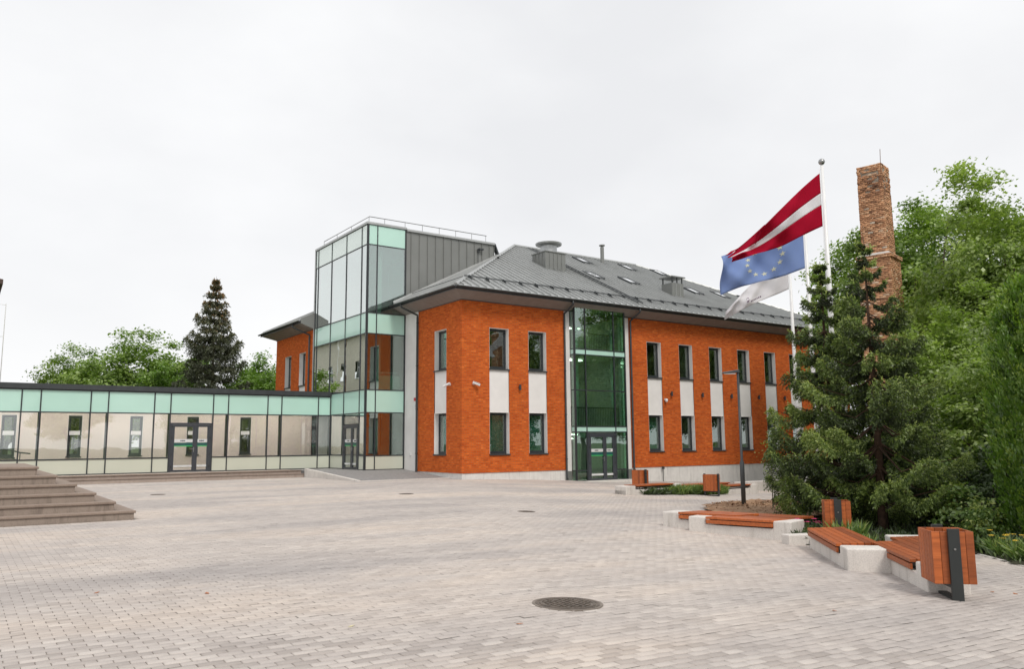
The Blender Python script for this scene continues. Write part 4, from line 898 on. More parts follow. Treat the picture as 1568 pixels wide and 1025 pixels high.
def flag_surface(hoist, ht, L_, top, bot, amp, ph):
    def P(u, v, off=0):
        zt = -top*u**1.05; zb = -ht-bot*u; z = zt+(zb-zt)*v
        wv = amp*(u**.8)*(math.sin(u*8.5+v*3.2+ph)+.5*math.sin(u*15-v*6+ph*2)+.22*math.sin(u*27+v*9))
        sag = .06*math.sin(u*5+v*3+ph)
        p = Vector(hoist)+FD*(u*L_*(1-.06*math.sin(3*u+ph)))+FN*(wv+off)+Vector((0, 0, z+sag*u)); return tuple(p)
    return P
def flag(name, label, P, mat_of, nu=40, nv=18, fold=None):
    V = []; F = {}
    mb_by = {}
    for i in range(nu):
        for j in range(nv):
            key = mat_of((j+.5)/nv); mb_by.setdefault(key, MB()).quad(P(i/nu, j/nv), P((i+1)/nu, j/nv), P((i+1)/nu, (j+1)/nv), P(i/nu, (j+1)/nv))
    return mb_by
def weld(o):
    import bmesh
    bm = bmesh.new(); bm.from_mesh(o.data); bmesh.ops.remove_doubles(bm, verts=bm.verts, dist=.0005); bm.to_mesh(o.data); bm.free()
    for p in o.data.polygons: p.use_smooth = True
    m_ = o.modifiers.new('thick', 'SOLIDIFY'); m_.thickness = .004
    return o
(px_, py_), h_ = poles[0]; P1 = flag_surface((px_-.06, py_+.04, h_-.22), 1.52, 2.6, 2.3, 1.1, .24, .4)
fl1 = thing('flag', 'dark red flag with a white middle stripe flying from the nearest pole', 'flag', (px_, py_, h_-1.8))
for key, (a, b) in (('upper_red_stripe', (0, .38)), ('white_stripe', (.38, .60)), ('lower_red_stripe', (.60, 1))):
    mb = MB(); nu, nv = 44, 8
    for i in range(nu):
        for j in range(nv): v0, v1 = a+(b-a)*j/nv, a+(b-a)*(j+1)/nv; mb.quad(P1(i/nu, v0), P1((i+1)/nu, v0), P1((i+1)/nu, v1), P1(i/nu, v1))
    weld(obj(key, mb, M['flag_white'] if 'white' in key else M['flag_red'], fl1))
# folded-over fly corner
mb = MB()
for i in range(10):
    for j in range(5):
        f_ = lambda a, b: tuple(Vector(P1(.66+.3*a, .0))+Vector((0, 0, .02-.42*b*math.sin(math.pi*min(1, .25+a))))+FN*(.16*b+.05)+FD*.1*b)
        mb.quad(f_(i/10, j/5), f_((i+1)/10, j/5), f_((i+1)/10, (j+1)/5), f_(i/10, (j+1)/5))
weld(obj('fly_fold', mb, M['flag_red'], fl1))
(px_, py_), h_ = poles[1]; P2 = flag_surface((px_-.06, py_+.04, h_-.1), 1.75, 2.95, 1.35, .95, .26, 1.7)
fl2 = thing('flag', 'blue flag with a ring of pale yellow stars flying behind the red one', 'flag', (px_, py_, h_-2))
mb = MB(); nu, nv = 44, 20
for i in range(nu):
    for j in range(nv): mb.quad(P2(i/nu, j/nv), P2((i+1)/nu, j/nv), P2((i+1)/nu, (j+1)/nv), P2(i/nu, (j+1)/nv))
weld(obj('cloth', mb, M['flag_blue'], fl2))
for k in range(12):
    th = 2*math.pi*k/12; uc, vc = .5+.205*math.cos(th), .5+.32*math.sin(th); ring_ = []
    for q in range(10):
        r_ = (.062 if q % 2 == 0 else .025); a = math.pi/2+q*math.pi/5; ring_.append((uc+r_*math.cos(a)*.62, vc-r_*math.sin(a)))
    for off in (-.012,):
        mb = MB(); c0 = P2(uc, vc, off); n0 = 0; mb.v = [c0]+[P2(u, v, off) for u, v in ring_]; mb.f = [(0, q+1, (q+1) % 10+1) for q in range(10)]; obj('star', mb, M['flag_star'], fl2)
(px_, py_), h_ = poles[2]; P3 = flag_surface((px_-.06, py_+.04, h_-.15), 1.7, 2.75, 2.75, 1.25, .2, 3.0)
fl3 = thing('flag', 'plain white flag with a small dark emblem hanging below the blue flag', 'flag', (px_, py_, h_-2))
mb = MB()
for i in range(nu):
    for j in range(nv): mb.quad(P3(i/nu, j/nv), P3((i+1)/nu, j/nv), P3((i+1)/nu, (j+1)/nv), P3(i/nu, (j+1)/nv))
weld(obj('cloth', mb, M['flag_white'], fl3))
mb = MB(); g_ = [(.62+.02*a, .58+.05*b) for a, b in ((0, 0), (1, -1), (2, 0), (2, 3), (1, 4.5), (0, 3))]; mb.poly([P3(u, v, -.012) for u, v in g_]); obj('emblem', mb, M['emblem'], fl3)
mb = MB()
for k in range(7):
    u = .42+.026*k; mb.quad(P3(u, .80, -.012), P3(u+.014, .80, -.012), P3(u+.014, .86, -.012), P3(u, .86, -.012))
obj('print', mb, M['emblem'], fl3)

# ------------------------------------------------------------------ wall lamps, cameras, sounder
def wall_lamp(x, z, label):
    t = thing('wall_lamp', label, 'wall lamp', (x, 0, z), 0, 'dark up and down wall lamps'); obj('body', MB().tube([(0, -.10, -.13), (0, -.10, .13)], .055, 12), M['gutter'], t, True); obj('bracket', MB().box(-.03, .03, -.06, 0, -.04, .04), M['gutter'], t, True)
wall_lamp(3.24, 4.27, 'dark wall lamp left of the entrance between the first two windows')
names_ = ['first', 'second', 'third', 'fourth', 'fifth', 'sixth']
for i in range(6):
    a = cols2[i][1]; b = cols2[i+1][0]; wall_lamp((a+b)/2-.05, 4.24, names_[i]+' dark wall lamp right of the glass entrance')
def bullet(loc, rz, label):
    t = thing('security_camera', label, 'security camera', loc, R(rz), 'white bullet cameras'); obj('bracket', MB().tube([(0, 0, 0), (0, -.1, 0)], .05, 10), M['white_plastic'], t, True)
    obj('body', MB().tube([(-.06, -.06, .06), (.22, -.24, -.08)], .055, 12), M['white_plastic'], t, True, smooth=False); obj('hood', MB().prism([(-.08, -.12, .10), (.0, -.02, .10), (.25, -.20, -.01), (.17, -.30, -.01)], [(-.08, -.12, .115), (.0, -.02, .115), (.25, -.20, .005), (.17, -.30, .005)]), M['white_plastic'], t, True)
bullet((.62, -.01, 4.36), 0, 'white bullet camera on the front brick face near the corner')
b_ = thing('security_camera', 'white bullet camera on the side brick face near the corner', 'security camera', (-.01, 1.02, 4.36), 0, 'white bullet cameras')
obj('bracket', MB().tube([(0, 0, 0), (-.1, 0, 0)], .05, 10), M['white_plastic'], b_, True); obj('body', MB().tube([(-.06, -.06, .06), (-.24, .22, -.08)], .055, 12), M['white_plastic'], b_, True)
t = thing('dome_camera', 'white dome camera beside the third window panel', 'security camera', (13.12, 0, 3.86)); obj('bracket', MB().box(-.04, .04, -.14, 0, .02, .1), M['white_plastic'], t, True); obj('dome', MB().tube([(0, -.14, .08), (0, -.14, 0), (0, -.14, -.07), (0, -.14, -.1)], [.07, .085, .06, .02], 14), M['white_plastic'], t, True, smooth=True)
t = thing('alarm_sounder', 'small red and white alarm sounder on the white wall', 'alarm', (0, 4.5, 3.75)); obj('red_case', MB().box(-.07, 0, -.09, .09, .0, .16), M['alarm_red'], t, True); obj('white_case', MB().box(-.06, 0, -.02, .12, -.3, -.16), M['white_plastic'], t, True)
t = thing('junction_box', 'small white box low on the white wall by the tower', 'box', (0, 5.0, 1.0)); obj('case', MB().box(-.05, 0, -.08, .08, 0, .12), M['white_plastic'], t, True, bevel=.01)
t = thing('plinth_spout', 'thin dark pipe running down the plinth right of the entrance', 'pipe', (12.75, -.05, .2)); obj('hopper', MB().box(-.07, .07, -.07, 0, -.08, .06), M['gutter'], t, True); obj('pipe', MB().tube([(0, -.03, -.08), (0, -.03, -.75)], .02, 6), M['gutter'], t, True)
# a few fallen leaves on the paving, each its own
lm = [mesh_of('fallen_leaf', MB().prism([(-.05, -.02, 0), (0, -.035, .004), (.055, 0, .012), (.01, .035, .003)], [(-.05, -.02, .004), (0, -.035, .008), (.055, 0, .018), (.01, .035, .007)]), M[k]) for k in ('dead_leaf', 'pale_leaf')]
for i, (x, y, c, lab) in enumerate([(-15.95, -24.45, 1, 'pale fallen leaf on the paving left of the manhole cover'), (-7.9, -26.55, 0, 'red brown fallen leaf just right of the nearest litter bin'), (-8.05, -26.35, 0, 'brown fallen leaf tucked beside the nearest litter bin'), (-11.2, -26.2, 0, 'dry brown leaf on paving left of the nearest litter bin'), (-14.6, -25.2, 0, 'tiny dark leaf in front of the manhole cover'), (-17.6, -21.2, 0, 'reddish leaf on the dark paving at far left'), (-16.6, -22.0, 0, 'red leaf on paving left of centre')]):
    o = link('fallen_leaf', lm[c]); o.location = (x, y, gz(x, y)+.004); o.rotation_euler = (0, 0, i*1.3); o.scale = (.65, .65, .65); tag(o, lab, 'leaf', 'fallen leaves on the paving')
# ------------------------------------------------------------------ vegetation
def unit(v): return v/np.maximum(np.linalg.norm(v, axis=-1, keepdims=True), 1e-9)
def leaf_quads(c, nrm, axis, ln, wd):
    """diamond leaves: c (k,3), nrm (k,3), axis (k,3)"""
    a = unit(axis-nrm*np.sum(axis*nrm, -1, keepdims=True)); b = np.cross(nrm, a); ln = ln[:, None]; wd = wd[:, None]
    droop = nrm*ln*.12
    return np.stack([c-a*ln*.5-droop, c+b*wd*.5+a*ln*.05, c+a*ln*.5-droop, c-b*wd*.5+a*ln*.05], 1)
def crown_points(r, n, rad, z0, z1, lump=.22, shell=.45, top=1.0):
    d = unit(r.normal(size=(n, 3))); k = r.uniform(0, 1, n)**shell
    ph = r.uniform(0, 6.28, (4, 3)); w_ = 1+lump*(np.sin(3*d[:, 0]+ph[0, 0])*np.sin(4*d[:, 1]+ph[0, 1])+np.sin(5*d[:, 2]*1.2+ph[1, 0]+3*d[:, 0]))
    p = d*(k*w_)[:, None]; p[:, 2] = np.where(p[:, 2] < 0, p[:, 2]*.8, p[:, 2]*top)
    return np.column_stack([p[:, 0]*rad, p[:, 1]*rad, (z0+z1)/2+p[:, 2]*(z1-z0)/2])
def decid_mesh(seed, H, rad, z0, mat, clumps=170, per=170, leaf=.2, sig=.42, trunk_r=.28, lump=.22, shell=.45, hang=0):
    r = np.random.default_rng(seed); ctr = crown_points(r, clumps, rad*.92, z0, H*.97, lump, shell); n = clumps*per
    cl = np.repeat(np.arange(clumps), per); sz = r.uniform(.6, 1.25, clumps)[cl]*sig
    off = r.normal(size=(n, 3))*np.column_stack([sz, sz, sz*.55]); off[:, 2] -= hang*np.abs(r.normal(size=n))*sz
    c = ctr[cl]+off; mid = np.array([0, 0, (z0+H)/2]); out_ = unit(c-mid); nrm = unit(out_*.6+np.array([0, 0, .7])+r.normal(size=(n, 3))*.55); ax = unit(r.normal(size=(n, 3))+np.array([0, 0, -.5-hang]))
    ln = leaf*r.uniform(.6, 1.3, n); V = leaf_quads(c, nrm, ax, ln, ln*r.uniform(.5, .75, n)); tint = np.clip(r.normal(.54, .18, clumps)[cl]+r.normal(0, .14, n), 0, 1)
    crown = np_quads('crown', V, M[mat], tint)
    mb = MB(); lean = r.normal(0, .15, 2); pts = [(0, 0, -.2), (lean[0]*.3, lean[1]*.3, z0*.6), (lean[0], lean[1], z0+(H-z0)*.25), (lean[0]*1.2, lean[1]*1.4, z0+(H-z0)*.72)]; mb.tube(pts, [trunk_r*1.2, trunk_r*.85, trunk_r*.6, trunk_r*.12], 9)
    for k in range(16):
        t = ctr[r.integers(clumps)]; s = r.uniform(.35, .95); st_ = Vector(pts[1]).lerp(Vector(pts[2]), s); e = Vector(t); m_ = st_.lerp(e, .5)+Vector((0, 0, .25*r.uniform(.2, 1)*rad*.3)); mb.tube([tuple(st_), tuple(m_), tuple(e)], [trunk_r*.38, trunk_r*.22, .02], 6)
        for q in range(2): t2 = ctr[r.integers(clumps)]; e2 = m_.lerp(Vector(t2), .5); mb.tube([tuple(m_), tuple(e2)], [trunk_r*.16, .015], 5)
    return crown, mesh_of('trunk', mb, M['bark'], True)
def plant_tree(name, meshes, loc, label, cat='tree', group=None, rz=0, sc=(1, 1, 1), parts=('crown', 'trunk')):
    t = thing(name, label, cat, (loc[0], loc[1], gz(loc[0], loc[1])-.03), rz, group); t.scale = sc
    for nm, me in zip(parts, meshes): link(nm, me, t, True)
    return t
T_big = decid_mesh(11, 15.4, 5.4, 2.6, 'leaf_green', 520, 190, .20, .42, .30, .12, .36)
T_round = decid_mesh(12, 10.8, 4.6, 1.5, 'leaf_green', 230, 170, .26, .48, .28)
T_bright = decid_mesh(13, 9.6, 3.4, 1.2, 'leaf_bright', 130, 150, .25, .42, .2, .3)
T_olive = decid_mesh(14, 12.6, 3.6, 1.5, 'leaf_olive', 380, 170, .17, .30, .2, .22, .45, .9)
T_mid = decid_mesh(15, 6.4, 2.3, .4, 'leaf_olive', 150, 190, .13, .24, .1, .25, .5, .6)
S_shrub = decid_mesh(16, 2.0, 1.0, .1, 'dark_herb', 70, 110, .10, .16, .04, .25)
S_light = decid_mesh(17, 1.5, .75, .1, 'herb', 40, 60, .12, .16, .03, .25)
# right-hand trees
plant_tree('broadleaf_tree', T_big, (21.1, -10.2), 'tall broad green tree rising behind the old chimney')
plant_tree('broadleaf_tree', T_olive, (14.9, -17.2), 'pale olive leaved tree at the right edge behind the thuja', rz=1, sc=(1.05, 1.05, 1.1))
plant_tree('broadleaf_tree', T_olive, (10.4, -18.6), 'pale olive tree below the tall green tree, left of the thuja', rz=3.4, sc=(.75, .75, .58))
plant_tree('broadleaf_tree', T_big, (31.7, -7.8), 'green tree farther back right of the chimney tree', rz=2.2, sc=(.95, .95, .98))
plant_tree('broadleaf_tree', T_big, (27.0, -16.5), 'dark green tree filling the gap behind the right edge trees', rz=4.0, sc=(.9, .9, .85))
plant_tree('broadleaf_tree', T_mid, (4.9, -19.85), 'small light green leaved tree between spruce and thuja', rz=.5)
plant_tree('broadleaf_tree', T_mid, (3.2, -21.6), 'small bushy tree beside the thuja at right', rz=2.9, sc=(.9, .9, .72))
plant_tree('broadleaf_tree', T_mid, (7.6, -18.9), 'small olive tree just right of the spruce tops', rz=4.4, sc=(1.1, 1.1, 1.2))
plant_tree('broadleaf_tree', T_mid, (9.5, -15.9), 'small tree hidden behind the spruces below the chimney', rz=5.4, sc=(1.0, 1.0, .85))
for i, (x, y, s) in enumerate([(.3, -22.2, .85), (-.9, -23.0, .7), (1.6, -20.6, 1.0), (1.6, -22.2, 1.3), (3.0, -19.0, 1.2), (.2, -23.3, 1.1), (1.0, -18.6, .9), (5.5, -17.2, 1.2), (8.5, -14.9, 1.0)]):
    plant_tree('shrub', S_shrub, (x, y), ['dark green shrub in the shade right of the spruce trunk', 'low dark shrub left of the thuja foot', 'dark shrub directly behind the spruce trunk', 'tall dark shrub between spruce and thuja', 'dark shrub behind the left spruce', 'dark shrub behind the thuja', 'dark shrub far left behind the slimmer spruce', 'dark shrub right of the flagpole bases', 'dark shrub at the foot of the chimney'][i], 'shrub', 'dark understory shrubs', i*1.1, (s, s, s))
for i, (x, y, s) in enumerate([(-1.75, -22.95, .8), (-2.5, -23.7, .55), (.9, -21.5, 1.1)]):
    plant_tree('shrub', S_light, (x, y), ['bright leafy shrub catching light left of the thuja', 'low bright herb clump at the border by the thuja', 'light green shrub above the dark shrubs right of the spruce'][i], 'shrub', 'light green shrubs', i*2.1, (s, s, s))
# left-hand trees beyond the corridor
plant_tree('broadleaf_tree', T_round, (-8.3, 37.1), 'large round green tree behind the corridor, left of the spruce', sc=(1.05, 1.05, .94))
plant_tree('broadleaf_tree', T_round, (-11.0, 42.5), 'darker green tree at the left shoulder of the large round tree', rz=2, sc=(.75, .75, .86))
plant_tree('broadleaf_tree', T_bright, (-6.2, 34.5), 'bright green tree in front of the large round tree', rz=1, sc=(.8, .8, .83))
plant_tree('broadleaf_tree', T_bright, (-3.4, 43.5), 'open bright green tree right behind the far spruce', rz=3, sc=(1.1, 1.1, 1.08))
plant_tree('broadleaf_tree', T_bright, (.4, 31.5), 'bright tree between far spruce and rear brick wing', rz=5, sc=(.75, .75, .86))
plant_tree('broadleaf_tree', T_bright, (3.8, 38.5), 'loose pale tree against the rear brick wing', rz=.4, sc=(1, 1, 1.0))
for i, (x, y, s) in enumerate([(-12.3, 56, .93), (-15.2, 58, .8), (-10.2, 60, .9), (-14.6, 70, .85), (-18, 75, .9)]):
    plant_tree('broadleaf_tree', T_olive if i % 2 == 0 else T_bright, (x, y), ['distant pale tree left of the round tree', 'low distant tree at the far left above the corridor', 'distant olive tree peeking beside the round tree', 'faint distant tree near the left picture edge', 'distant olive tree by the beige block'][i], 'tree', 'distant trees at left', i*1.7, (s*1.2, s*1.2, s*(.72 if i % 2 == 0 else .95)))
# trees beside and behind the photographer, seen in the window reflections
for i, (x, y, s) in enumerate([(14, -30, .9), (22, -34, 1.0), (30, -28, .9), (6, -40, .85), (38, -20, 1.0), (-8, -58, .9), (8, -62, 1.0), (-24, -62, .95)]):
    plant_tree('broadleaf_tree', T_big, (x, y), 'tall green tree beside the plaza, mirrored in the windows', 'tree', 'trees mirrored in the glass', i*.9, (s, s, s))

# ---------------------------------------------- spruces
def spruce_mesh(seed, H, rad, mat, whorl=.42, per=6, z0=.6, m=13, needle=.07, droop=.30, tip_up=.16, brown_top=False, twig=.30, top_bare=0, step=.075):
    """whorls of separate boughs; each bough is a drooping fan of twigs set with needles"""
    r = np.random.default_rng(seed); mb = MB()
    mb.tube([(0, 0, -.2), (.02, 0, H*.4), (-.02, .01, H*.8), (0, 0, H)], [.04+H*.012, .03+H*.006, .025, .008], 9); z = z0
    TB, TD, TL, TT = [], [], [], []
    while z < H-.10:
        f = (z-z0)/(H-z0); R_ = rad*(1-f)**.95*(1 if f > .15 else .8+f*1.33); k = per if f < .7 else max(4, per-2); a0 = r.uniform(0, 6.28)
        if top_bare and .70 < f < .93: k = max(3, k-top_bare)
        for b in range(k):
            a = a0+6.283*b/k+r.normal(0, .25); L_ = max(.12, R_*r.uniform(.55, 1.15)); n = max(3, int(L_/step)); s = np.linspace(0, 1, n+1); zz0 = z+r.normal(0, .05)
            h = zz0+(.30*f-.12)*L_*s-droop*L_*np.sin(s*2.2)*.8+tip_up*L_*s**3; wob = r.normal(0, .10)*L_
            P = np.column_stack([np.cos(a)*L_*s-np.sin(a)*wob*s*s, np.sin(a)*L_*s+np.cos(a)*wob*s*s, h]); mb.tube([tuple(P[0]), tuple(P[n//2]), tuple(P[-1])], [.012+.010*L_, .008+.005*L_, .004], 5, False)
            D_ = unit(np.gradient(P, axis=0)); side = np.array([-np.sin(a), np.cos(a), 0]); i0 = 0 if L_ < .5 else int(n*.28); vig = r.normal(0, .15)
            for i in range(i0, n+1):
                q = (s[i]-s[i0])/(1-s[i0]+1e-6); lat = twig*(.30+1.05*math.sin(math.pi*(.08+.82*(1-q)**.8)))*min(1.25, .45+.55*L_)*min(1, L_/.7+.2)*r.uniform(.85, 1.15)
                for sg in (-1, 1):
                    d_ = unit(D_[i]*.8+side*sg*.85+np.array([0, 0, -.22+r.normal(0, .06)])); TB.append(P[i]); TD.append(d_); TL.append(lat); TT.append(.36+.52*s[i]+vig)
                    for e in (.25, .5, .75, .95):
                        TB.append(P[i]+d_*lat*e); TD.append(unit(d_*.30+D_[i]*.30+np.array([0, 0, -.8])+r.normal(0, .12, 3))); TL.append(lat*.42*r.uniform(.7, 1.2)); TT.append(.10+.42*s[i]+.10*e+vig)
            TB.append(P[-1]); TD.append(unit(D_[-1])); TL.append(.15); TT.append(1.0)
        z += whorl*(1.0-.5*f)*r.uniform(.8, 1.2)
    B, D, Ln, Tt = np.array(TB), np.array(TD), np.array(TL), np.array(TT); k = len(B)
    q = np.tile(np.linspace(.03, 1, m), (k, 1))+r.normal(0, .03, (k, m)); c = (B[:, None]+D[:, None]*(q*Ln[:, None])[:, :, None]).reshape(-1, 3); DD = np.repeat(D, m, 0)
    rnd = unit(r.normal(size=c.shape)+np.array([0, 0, .35])); perp = unit(rnd-DD*np.sum(rnd*DD, -1, keepdims=True)); ax = unit(DD*.8+perp*.7); nrm = unit(np.cross(ax, r.normal(size=c.shape)))
    ln = needle*r.uniform(.7, 1.3, len(c)); V = leaf_quads(c+ax*ln[:, None]*.4, nrm, ax, ln, np.full(len(c), needle*.36))
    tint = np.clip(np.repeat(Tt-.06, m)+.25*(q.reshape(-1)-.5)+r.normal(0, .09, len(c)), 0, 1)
    if brown_top: tint = np.clip(np.repeat(Tt*.5, m)+np.clip((c[:, 2]/H-.45)*1.3, 0, .6)*np.repeat(r.uniform(.2, 1.3, k), m)+r.normal(0, .06, len(c)), 0, 1)
    return np_quads('needles', V, M[mat], tint), mesh_of('trunk', mb, M['red_bark'], True)
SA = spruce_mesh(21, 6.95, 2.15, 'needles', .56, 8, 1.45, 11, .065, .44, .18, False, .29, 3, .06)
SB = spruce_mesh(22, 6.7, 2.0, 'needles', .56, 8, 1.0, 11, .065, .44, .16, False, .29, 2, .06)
SC = spruce_mesh(23, 14.6, 3.9, 'needles_grey', .95, 9, 1.0, 8, .16, .24, .22, True, .52, 0, .17)
pn = ('needles', 'trunk')
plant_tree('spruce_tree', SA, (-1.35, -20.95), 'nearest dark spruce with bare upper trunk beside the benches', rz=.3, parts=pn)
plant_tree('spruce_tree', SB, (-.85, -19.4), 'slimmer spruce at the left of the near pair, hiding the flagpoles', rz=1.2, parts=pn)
plant_tree('spruce_tree', SC, (-3.3, 31.2), 'tall grey spruce with brown cone laden top behind the corridor', parts=pn)

# ---------------------------------------------- thuja
def thuja_mesh(seed, H, rad, ns=1500, per=34):
    """upright flattened sprays of scale leaves around a column"""
    r = np.random.default_rng(seed); f = r.uniform(0, 1, ns)**.9; a = r.uniform(0, 6.283, ns); prof = np.sin(np.pi*np.clip(.16+.80*f, 0, 1))**.6*np.where(f > .85, (1-f)/.15*.6+.4, 1)
    rr = rad*prof*r.uniform(.55, 1.12, ns); B = np.column_stack([np.cos(a)*rr, np.sin(a)*rr, .05+f*H*.93]); out_ = np.column_stack([np.cos(a), np.sin(a), np.zeros(ns)]); ax = unit(out_*r.uniform(.25, .7, (ns, 1))+np.array([0, 0, 1.])+r.normal(size=(ns, 3))*.15)
    tn = unit(np.cross(ax, out_*.6+r.normal(size=(ns, 3))*.6)); L_ = r.uniform(.22, .46, ns); u = r.uniform(0, 1, (ns, per)); v = r.uniform(-1, 1, (ns, per))*np.sqrt(u)*(1.05-u*.6)*.42
    c = (B[:, None]+ax[:, None]*(u*L_[:, None])[:, :, None]+tn[:, None]*(v*L_[:, None])[:, :, None]).reshape(-1, 3); d = unit(np.repeat(ax, per, 0)+np.repeat(tn, per, 0)*(v*1.6).reshape(-1, 1)+r.normal(size=(ns*per, 3))*.12)
    nrm = unit(np.cross(np.repeat(ax, per, 0), np.repeat(tn, per, 0))+r.normal(size=(ns*per, 3))*.3); ln = r.uniform(.05, .10, ns*per); V = leaf_quads(c, nrm, d, ln, ln*.36)
    t = np.clip(np.repeat(r.normal(.45, .17, ns), per)+.25*(u.reshape(-1)-.5)+r.normal(0, .07, ns*per), 0, 1)
    return np_quads('foliage', V, M['thuja'], t), mesh_of('trunk', MB().tube([(0, 0, -.1), (0, 0, H*.9)], [.09, .02], 8), M['bark'], True)
TH = thuja_mesh(31, 5.5, .70)
plant_tree('thuja', TH, (-1.45, -24.35), 'tall bright green thuja column at the right edge', 'conifer', parts=('foliage', 'trunk'))
plant_tree('thuja', TH, (-.1, -25.3), 'second thuja column behind the tall one at the right edge', 'conifer', rz=2, sc=(1.05, 1.05, 1.1), parts=('foliage', 'trunk'))
plant_tree('thuja', TH, (-2.6, -26.2), 'third thuja column standing off beyond the right edge', 'conifer', rz=4, sc=(1, 1, 1.05), parts=('foliage', 'trunk'))

# ---------------------------------------------- beds and flowers
def tuft_mesh(seed, n, rad, h, mat, wid=.022, spread=.5):
    r = np.random.default_rng(seed); a = r.uniform(0, 6.283, n); rr = rad*np.sqrt(r.uniform(0, 1, n)); base = np.column_stack([np.cos(a)*rr, np.sin(a)*rr, np.zeros(n)]); d = unit(np.column_stack([r.normal(0, spread, n), r.normal(0, spread, n), np.ones(n)])); hh = h*r.uniform(.45, 1.1, n)
    side = unit(np.cross(d, r.normal(size=(n, 3)))); ww = (wid*r.uniform(.6, 1.4, n))[:, None]; tip = base+d*hh[:, None]+np.column_stack([d[:, :2]*hh[:, None]*.35, -np.abs(hh)*.12*r.uniform(0, 1, n)]); mid = base+d*hh[:, None]*.55
    V = np.stack([base, mid+side*ww, tip, mid-side*ww], 1); return np_quads('leaves', V, M[mat], np.clip(r.normal(.5, .25, n), 0, 1))
tuft_a = tuft_mesh(41, 420, .26, .38, 'herb', .018, .45); tuft_b = tuft_mesh(42, 380, .30, .30, 'dark_herb', .03, .7); tuft_c = tuft_mesh(43, 300, .18, .34, 'herb', .012, .25)
def flower_mesh(seed, n, rad, h, mat, size=.045):
    r = np.random.default_rng(seed); mb = MB()
    for _ in range(n):
        a, rr = r.uniform(0, 6.28), rad*math.sqrt(r.uniform(0, 1)); x, y, z = math.cos(a)*rr, math.sin(a)*rr, h*r.uniform(.75, 1.15)
        for p in range(6):
            t = p*math.pi/3; s = size*r.uniform(.8, 1.2); mb.poly([(x, y, z), (x+s*math.cos(t-.45), y+s*math.sin(t-.45), z+s*.35), (x+s*1.25*math.cos(t), y+s*1.25*math.sin(t), z+s*.2), (x+s*math.cos(t+.45), y+s*math.sin(t+.45), z+s*.35)])
    return mesh_of('blossoms', mb, M[mat])
def clump(x, y, me, label, sc=1, fl=None, rz=0, group=None, name='flower_clump', cat='plant'):
    t = thing(name, label, cat, (x, y, gz(x, y)+.01), rz, group); t.scale = (sc, sc, sc); link('leaves', me, t, True)
    if fl: link('blossoms', fl, t, True)
    return t
FO = flower_mesh(51, 7, .25, .36, 'petal_orange'); FY = flower_mesh(52, 6, .25, .38, 'petal_yellow'); FP = flower_mesh(53, 6, .24, .34, 'petal_pink', .05)
orders = ['first', 'second', 'third', 'fourth', 'fifth', 'sixth', 'seventh', 'eighth', 'ninth', 'tenth']
for i, (x, y, me, fl, s) in enumerate([(-3.55, -24.5, tuft_a, FY, 1.0), (-3.9, -25.05, tuft_a, FY, 1.0), (-4.15, -25.55, tuft_a, FO, 1.0), (-4.5, -26.0, tuft_b, FO, 1.1), (-3.1, -24.1, tuft_b, None, 1.2), (-3.3, -25.0, tuft_b, None, 1.3), (-3.6, -25.8, tuft_b, FO, 1.2), (-2.7, -23.4, tuft_a, None, 1.0), (-2.6, -24.4, tuft_b, None, 1.4)]):
    clump(x, y, me, orders[i]+' clump of the flower border along the right hand path, counted from the bin', s, fl, i*.8, 'flower border clumps')
for i, (x, y, me, fl, s, lab) in enumerate([(-5.35, -21.35, tuft_b, FP, 1.0, 'pink flowering clump between the bench groups and the bin'), (-4.95, -21.6, tuft_b, FP, 1.0, 'second pink clump just left of the bin behind the benches'), (-5.6, -22.0, tuft_b, None, .9, 'dark leafy clump at the low kerb block'), (-5.15, -22.5, tuft_c, None, 1.5, 'tall light green sprig before the bin behind the benches'), (-5.6, -23.1, tuft_c, None, .9, 'grassy tuft between the near bench slats and the bin'), (-6.1, -23.3, tuft_c, None, .8, 'small grass tuft in the gap of the near benches')]):
    clump(x, y, me, lab, s, fl, i)
k = 0
for x in np.arange(3.0, 6.3, .36):
    for yy in (-9.75, -9.42):
        clump(x+random.uniform(-.08, .08), yy+random.uniform(-.05, .05), tuft_a if (k % 3) else tuft_c, 'green plant in the long planting strip by the far benches', random.uniform(.9, 1.2), None, k, 'planting strip plants', 'strip_plant'); k += 1
for i, x in enumerate((2.05, 2.4, 2.75)): clump(x, -9.72, tuft_b, ['left', 'middle', 'right'][i]+' dark green plant in the small bed before the far bench', 1.0, None, i, 'small bed plants', 'bed_plant')
for i, (x, y) in enumerate([(11.2, -6.9), (12.3, -6.8), (13.5, -6.8)]): clump(x, y, tuft_b, ['left', 'middle', 'right'][i]+' small plant in the far concrete planter', 1.0, None, i, 'far planter plants', 'bed_plant')
# mulch bed and sapling
MU = [(-.9, -15.2), (1.5, -13.6), (4.9, -12.5), (5.6, -14.5), (2.5, -17.3), (-.6, -18.6), (-3.0, -19.4), (-4.6, -19.6), (-4.8, -19.2), (-3.1, -17.5)]
mo = soil_from('mulch_bed', MU, M['mulch'], .03, 5, .10); struct(mo)
r = np.random.default_rng(61); pts_ = r.uniform(-1, 1, (2600, 2)); pts_ = pts_[(pts_**2).sum(1) < 1]; X_ = pts_[:, 0]*5+.4; Y_ = -16.2+pts_[:, 1]*3.6; kk_ = inside_np(X_, Y_, MU); X_ = X_[kk_]; Y_ = Y_[kk_]
c_ = np.column_stack([X_, Y_, gz_np(X_, Y_)+.06+.08*np.clip(1-((X_-.1)**2+(Y_+16.5)**2)/9, 0, 1)]); n_ = len(c_); nr = unit(np.column_stack([r.normal(0, .5, n_), r.normal(0, .5, n_), np.ones(n_)])); ln_ = r.uniform(.05, .13, n_)
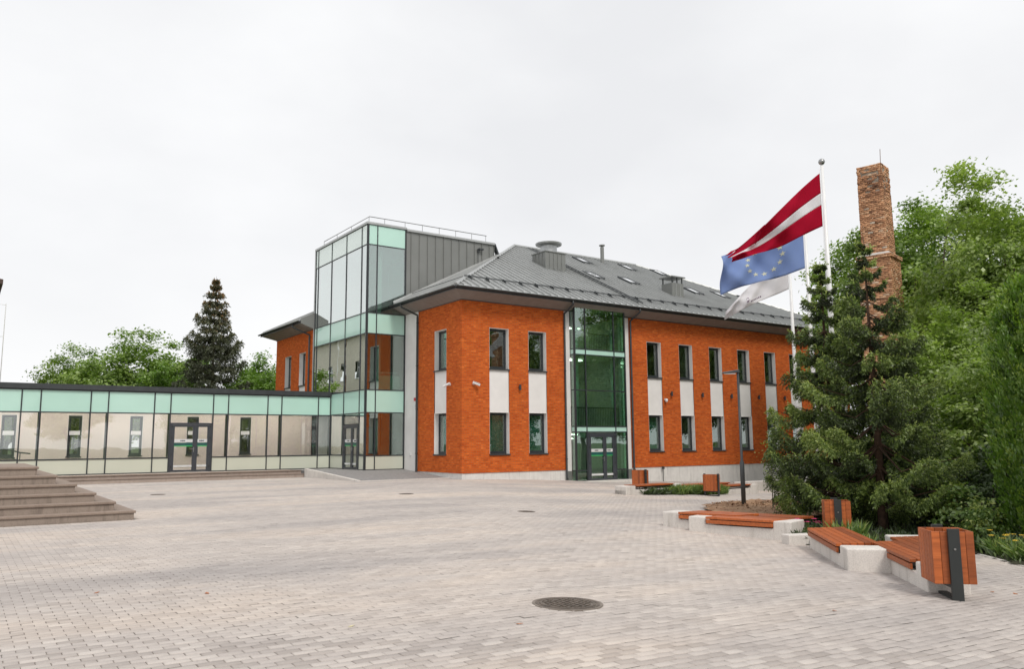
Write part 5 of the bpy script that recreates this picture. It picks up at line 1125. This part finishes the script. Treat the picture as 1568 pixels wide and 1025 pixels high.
ch_ = link('bark_chips', np_quads('bark_chips', leaf_quads(c_, nr, r.normal(size=(n_, 3)), ln_, ln_*.5), M['mulch']), mo); stuff(ch_)
def sapling(x, y, h, label):
    t = thing('sapling', label, 'tree', (x, y, gz(x, y)), 0, 'young saplings'); rr = np.random.default_rng(int(h*100)); obj('stem', MB().tube([(0, 0, -.1), (.03, 0, h*.5), (-.02, .02, h)], [.018, .012, .005], 6), M['bark'], t, True)
    n = 60; c = np.column_stack([rr.normal(0, .16, n), rr.normal(0, .16, n), h*rr.uniform(.55, 1.05, n)]); link('leaves', np_quads('leaves', leaf_quads(c, unit(rr.normal(size=(n, 3))), rr.normal(size=(n, 3)), np.full(n, .09), np.full(n, .045)), M['leaf_olive'], rr.uniform(.3, 1, n)), t, True)
sapling(.9, -16.2, 2.0, 'thin young sapling in the mulch bed right of the lamp post'); sapling(3.6, -14.6, 1.5, 'second thin sapling near the spruce branches')
# ground cover under the garden trees
r = np.random.default_rng(71); n_ = 26000; X_ = r.uniform(-6.3, 12, n_); Y_ = r.uniform(-29, -15, n_); k_ = inside_np(X_, Y_, GARDEN) & ~inside_np(X_, Y_, MU) & (Y_ < -19.8-(X_+5)*-.25) & (X_ > -6.0+.0*Y_); X_ = X_[k_]; Y_ = Y_[k_]; n_ = len(X_)
b_ = np.column_stack([X_, Y_, gz_np(X_, Y_)+.01]); d_ = unit(np.column_stack([r.normal(0, .5, n_), r.normal(0, .5, n_), np.ones(n_)])); h_ = r.uniform(.05, .2, n_)[:, None]; s_ = unit(np.cross(d_, r.normal(size=(n_, 3))))*.016
o = link('ground_cover', np_quads('ground_cover', np.stack([b_-s_*.5, b_+d_*h_*.6+s_, b_+d_*h_, b_+d_*h_*.6-s_], 1), M['dark_herb'], r.uniform(0, 1, n_))); stuff(o)

# pot plants on the inner sills of the ground floor windows
for i, (x, lab) in enumerate([(17.3, 'green pot plant inside the third lower window right of the entrance'), (22.2, 'pot plant inside the fifth lower window right of the entrance')]):
    t = thing('pot_plant', lab, 'plant', (x, .42, 1.12)); obj('pot', MB().tube([(0, 0, 0), (0, 0, .16)], [.07, .1], 12), M['white_plastic'], t, True); lf = link('leaves', tuft_a, t, True); lf.scale = (.6, .6, .9); lf.location = (0, 0, .14)
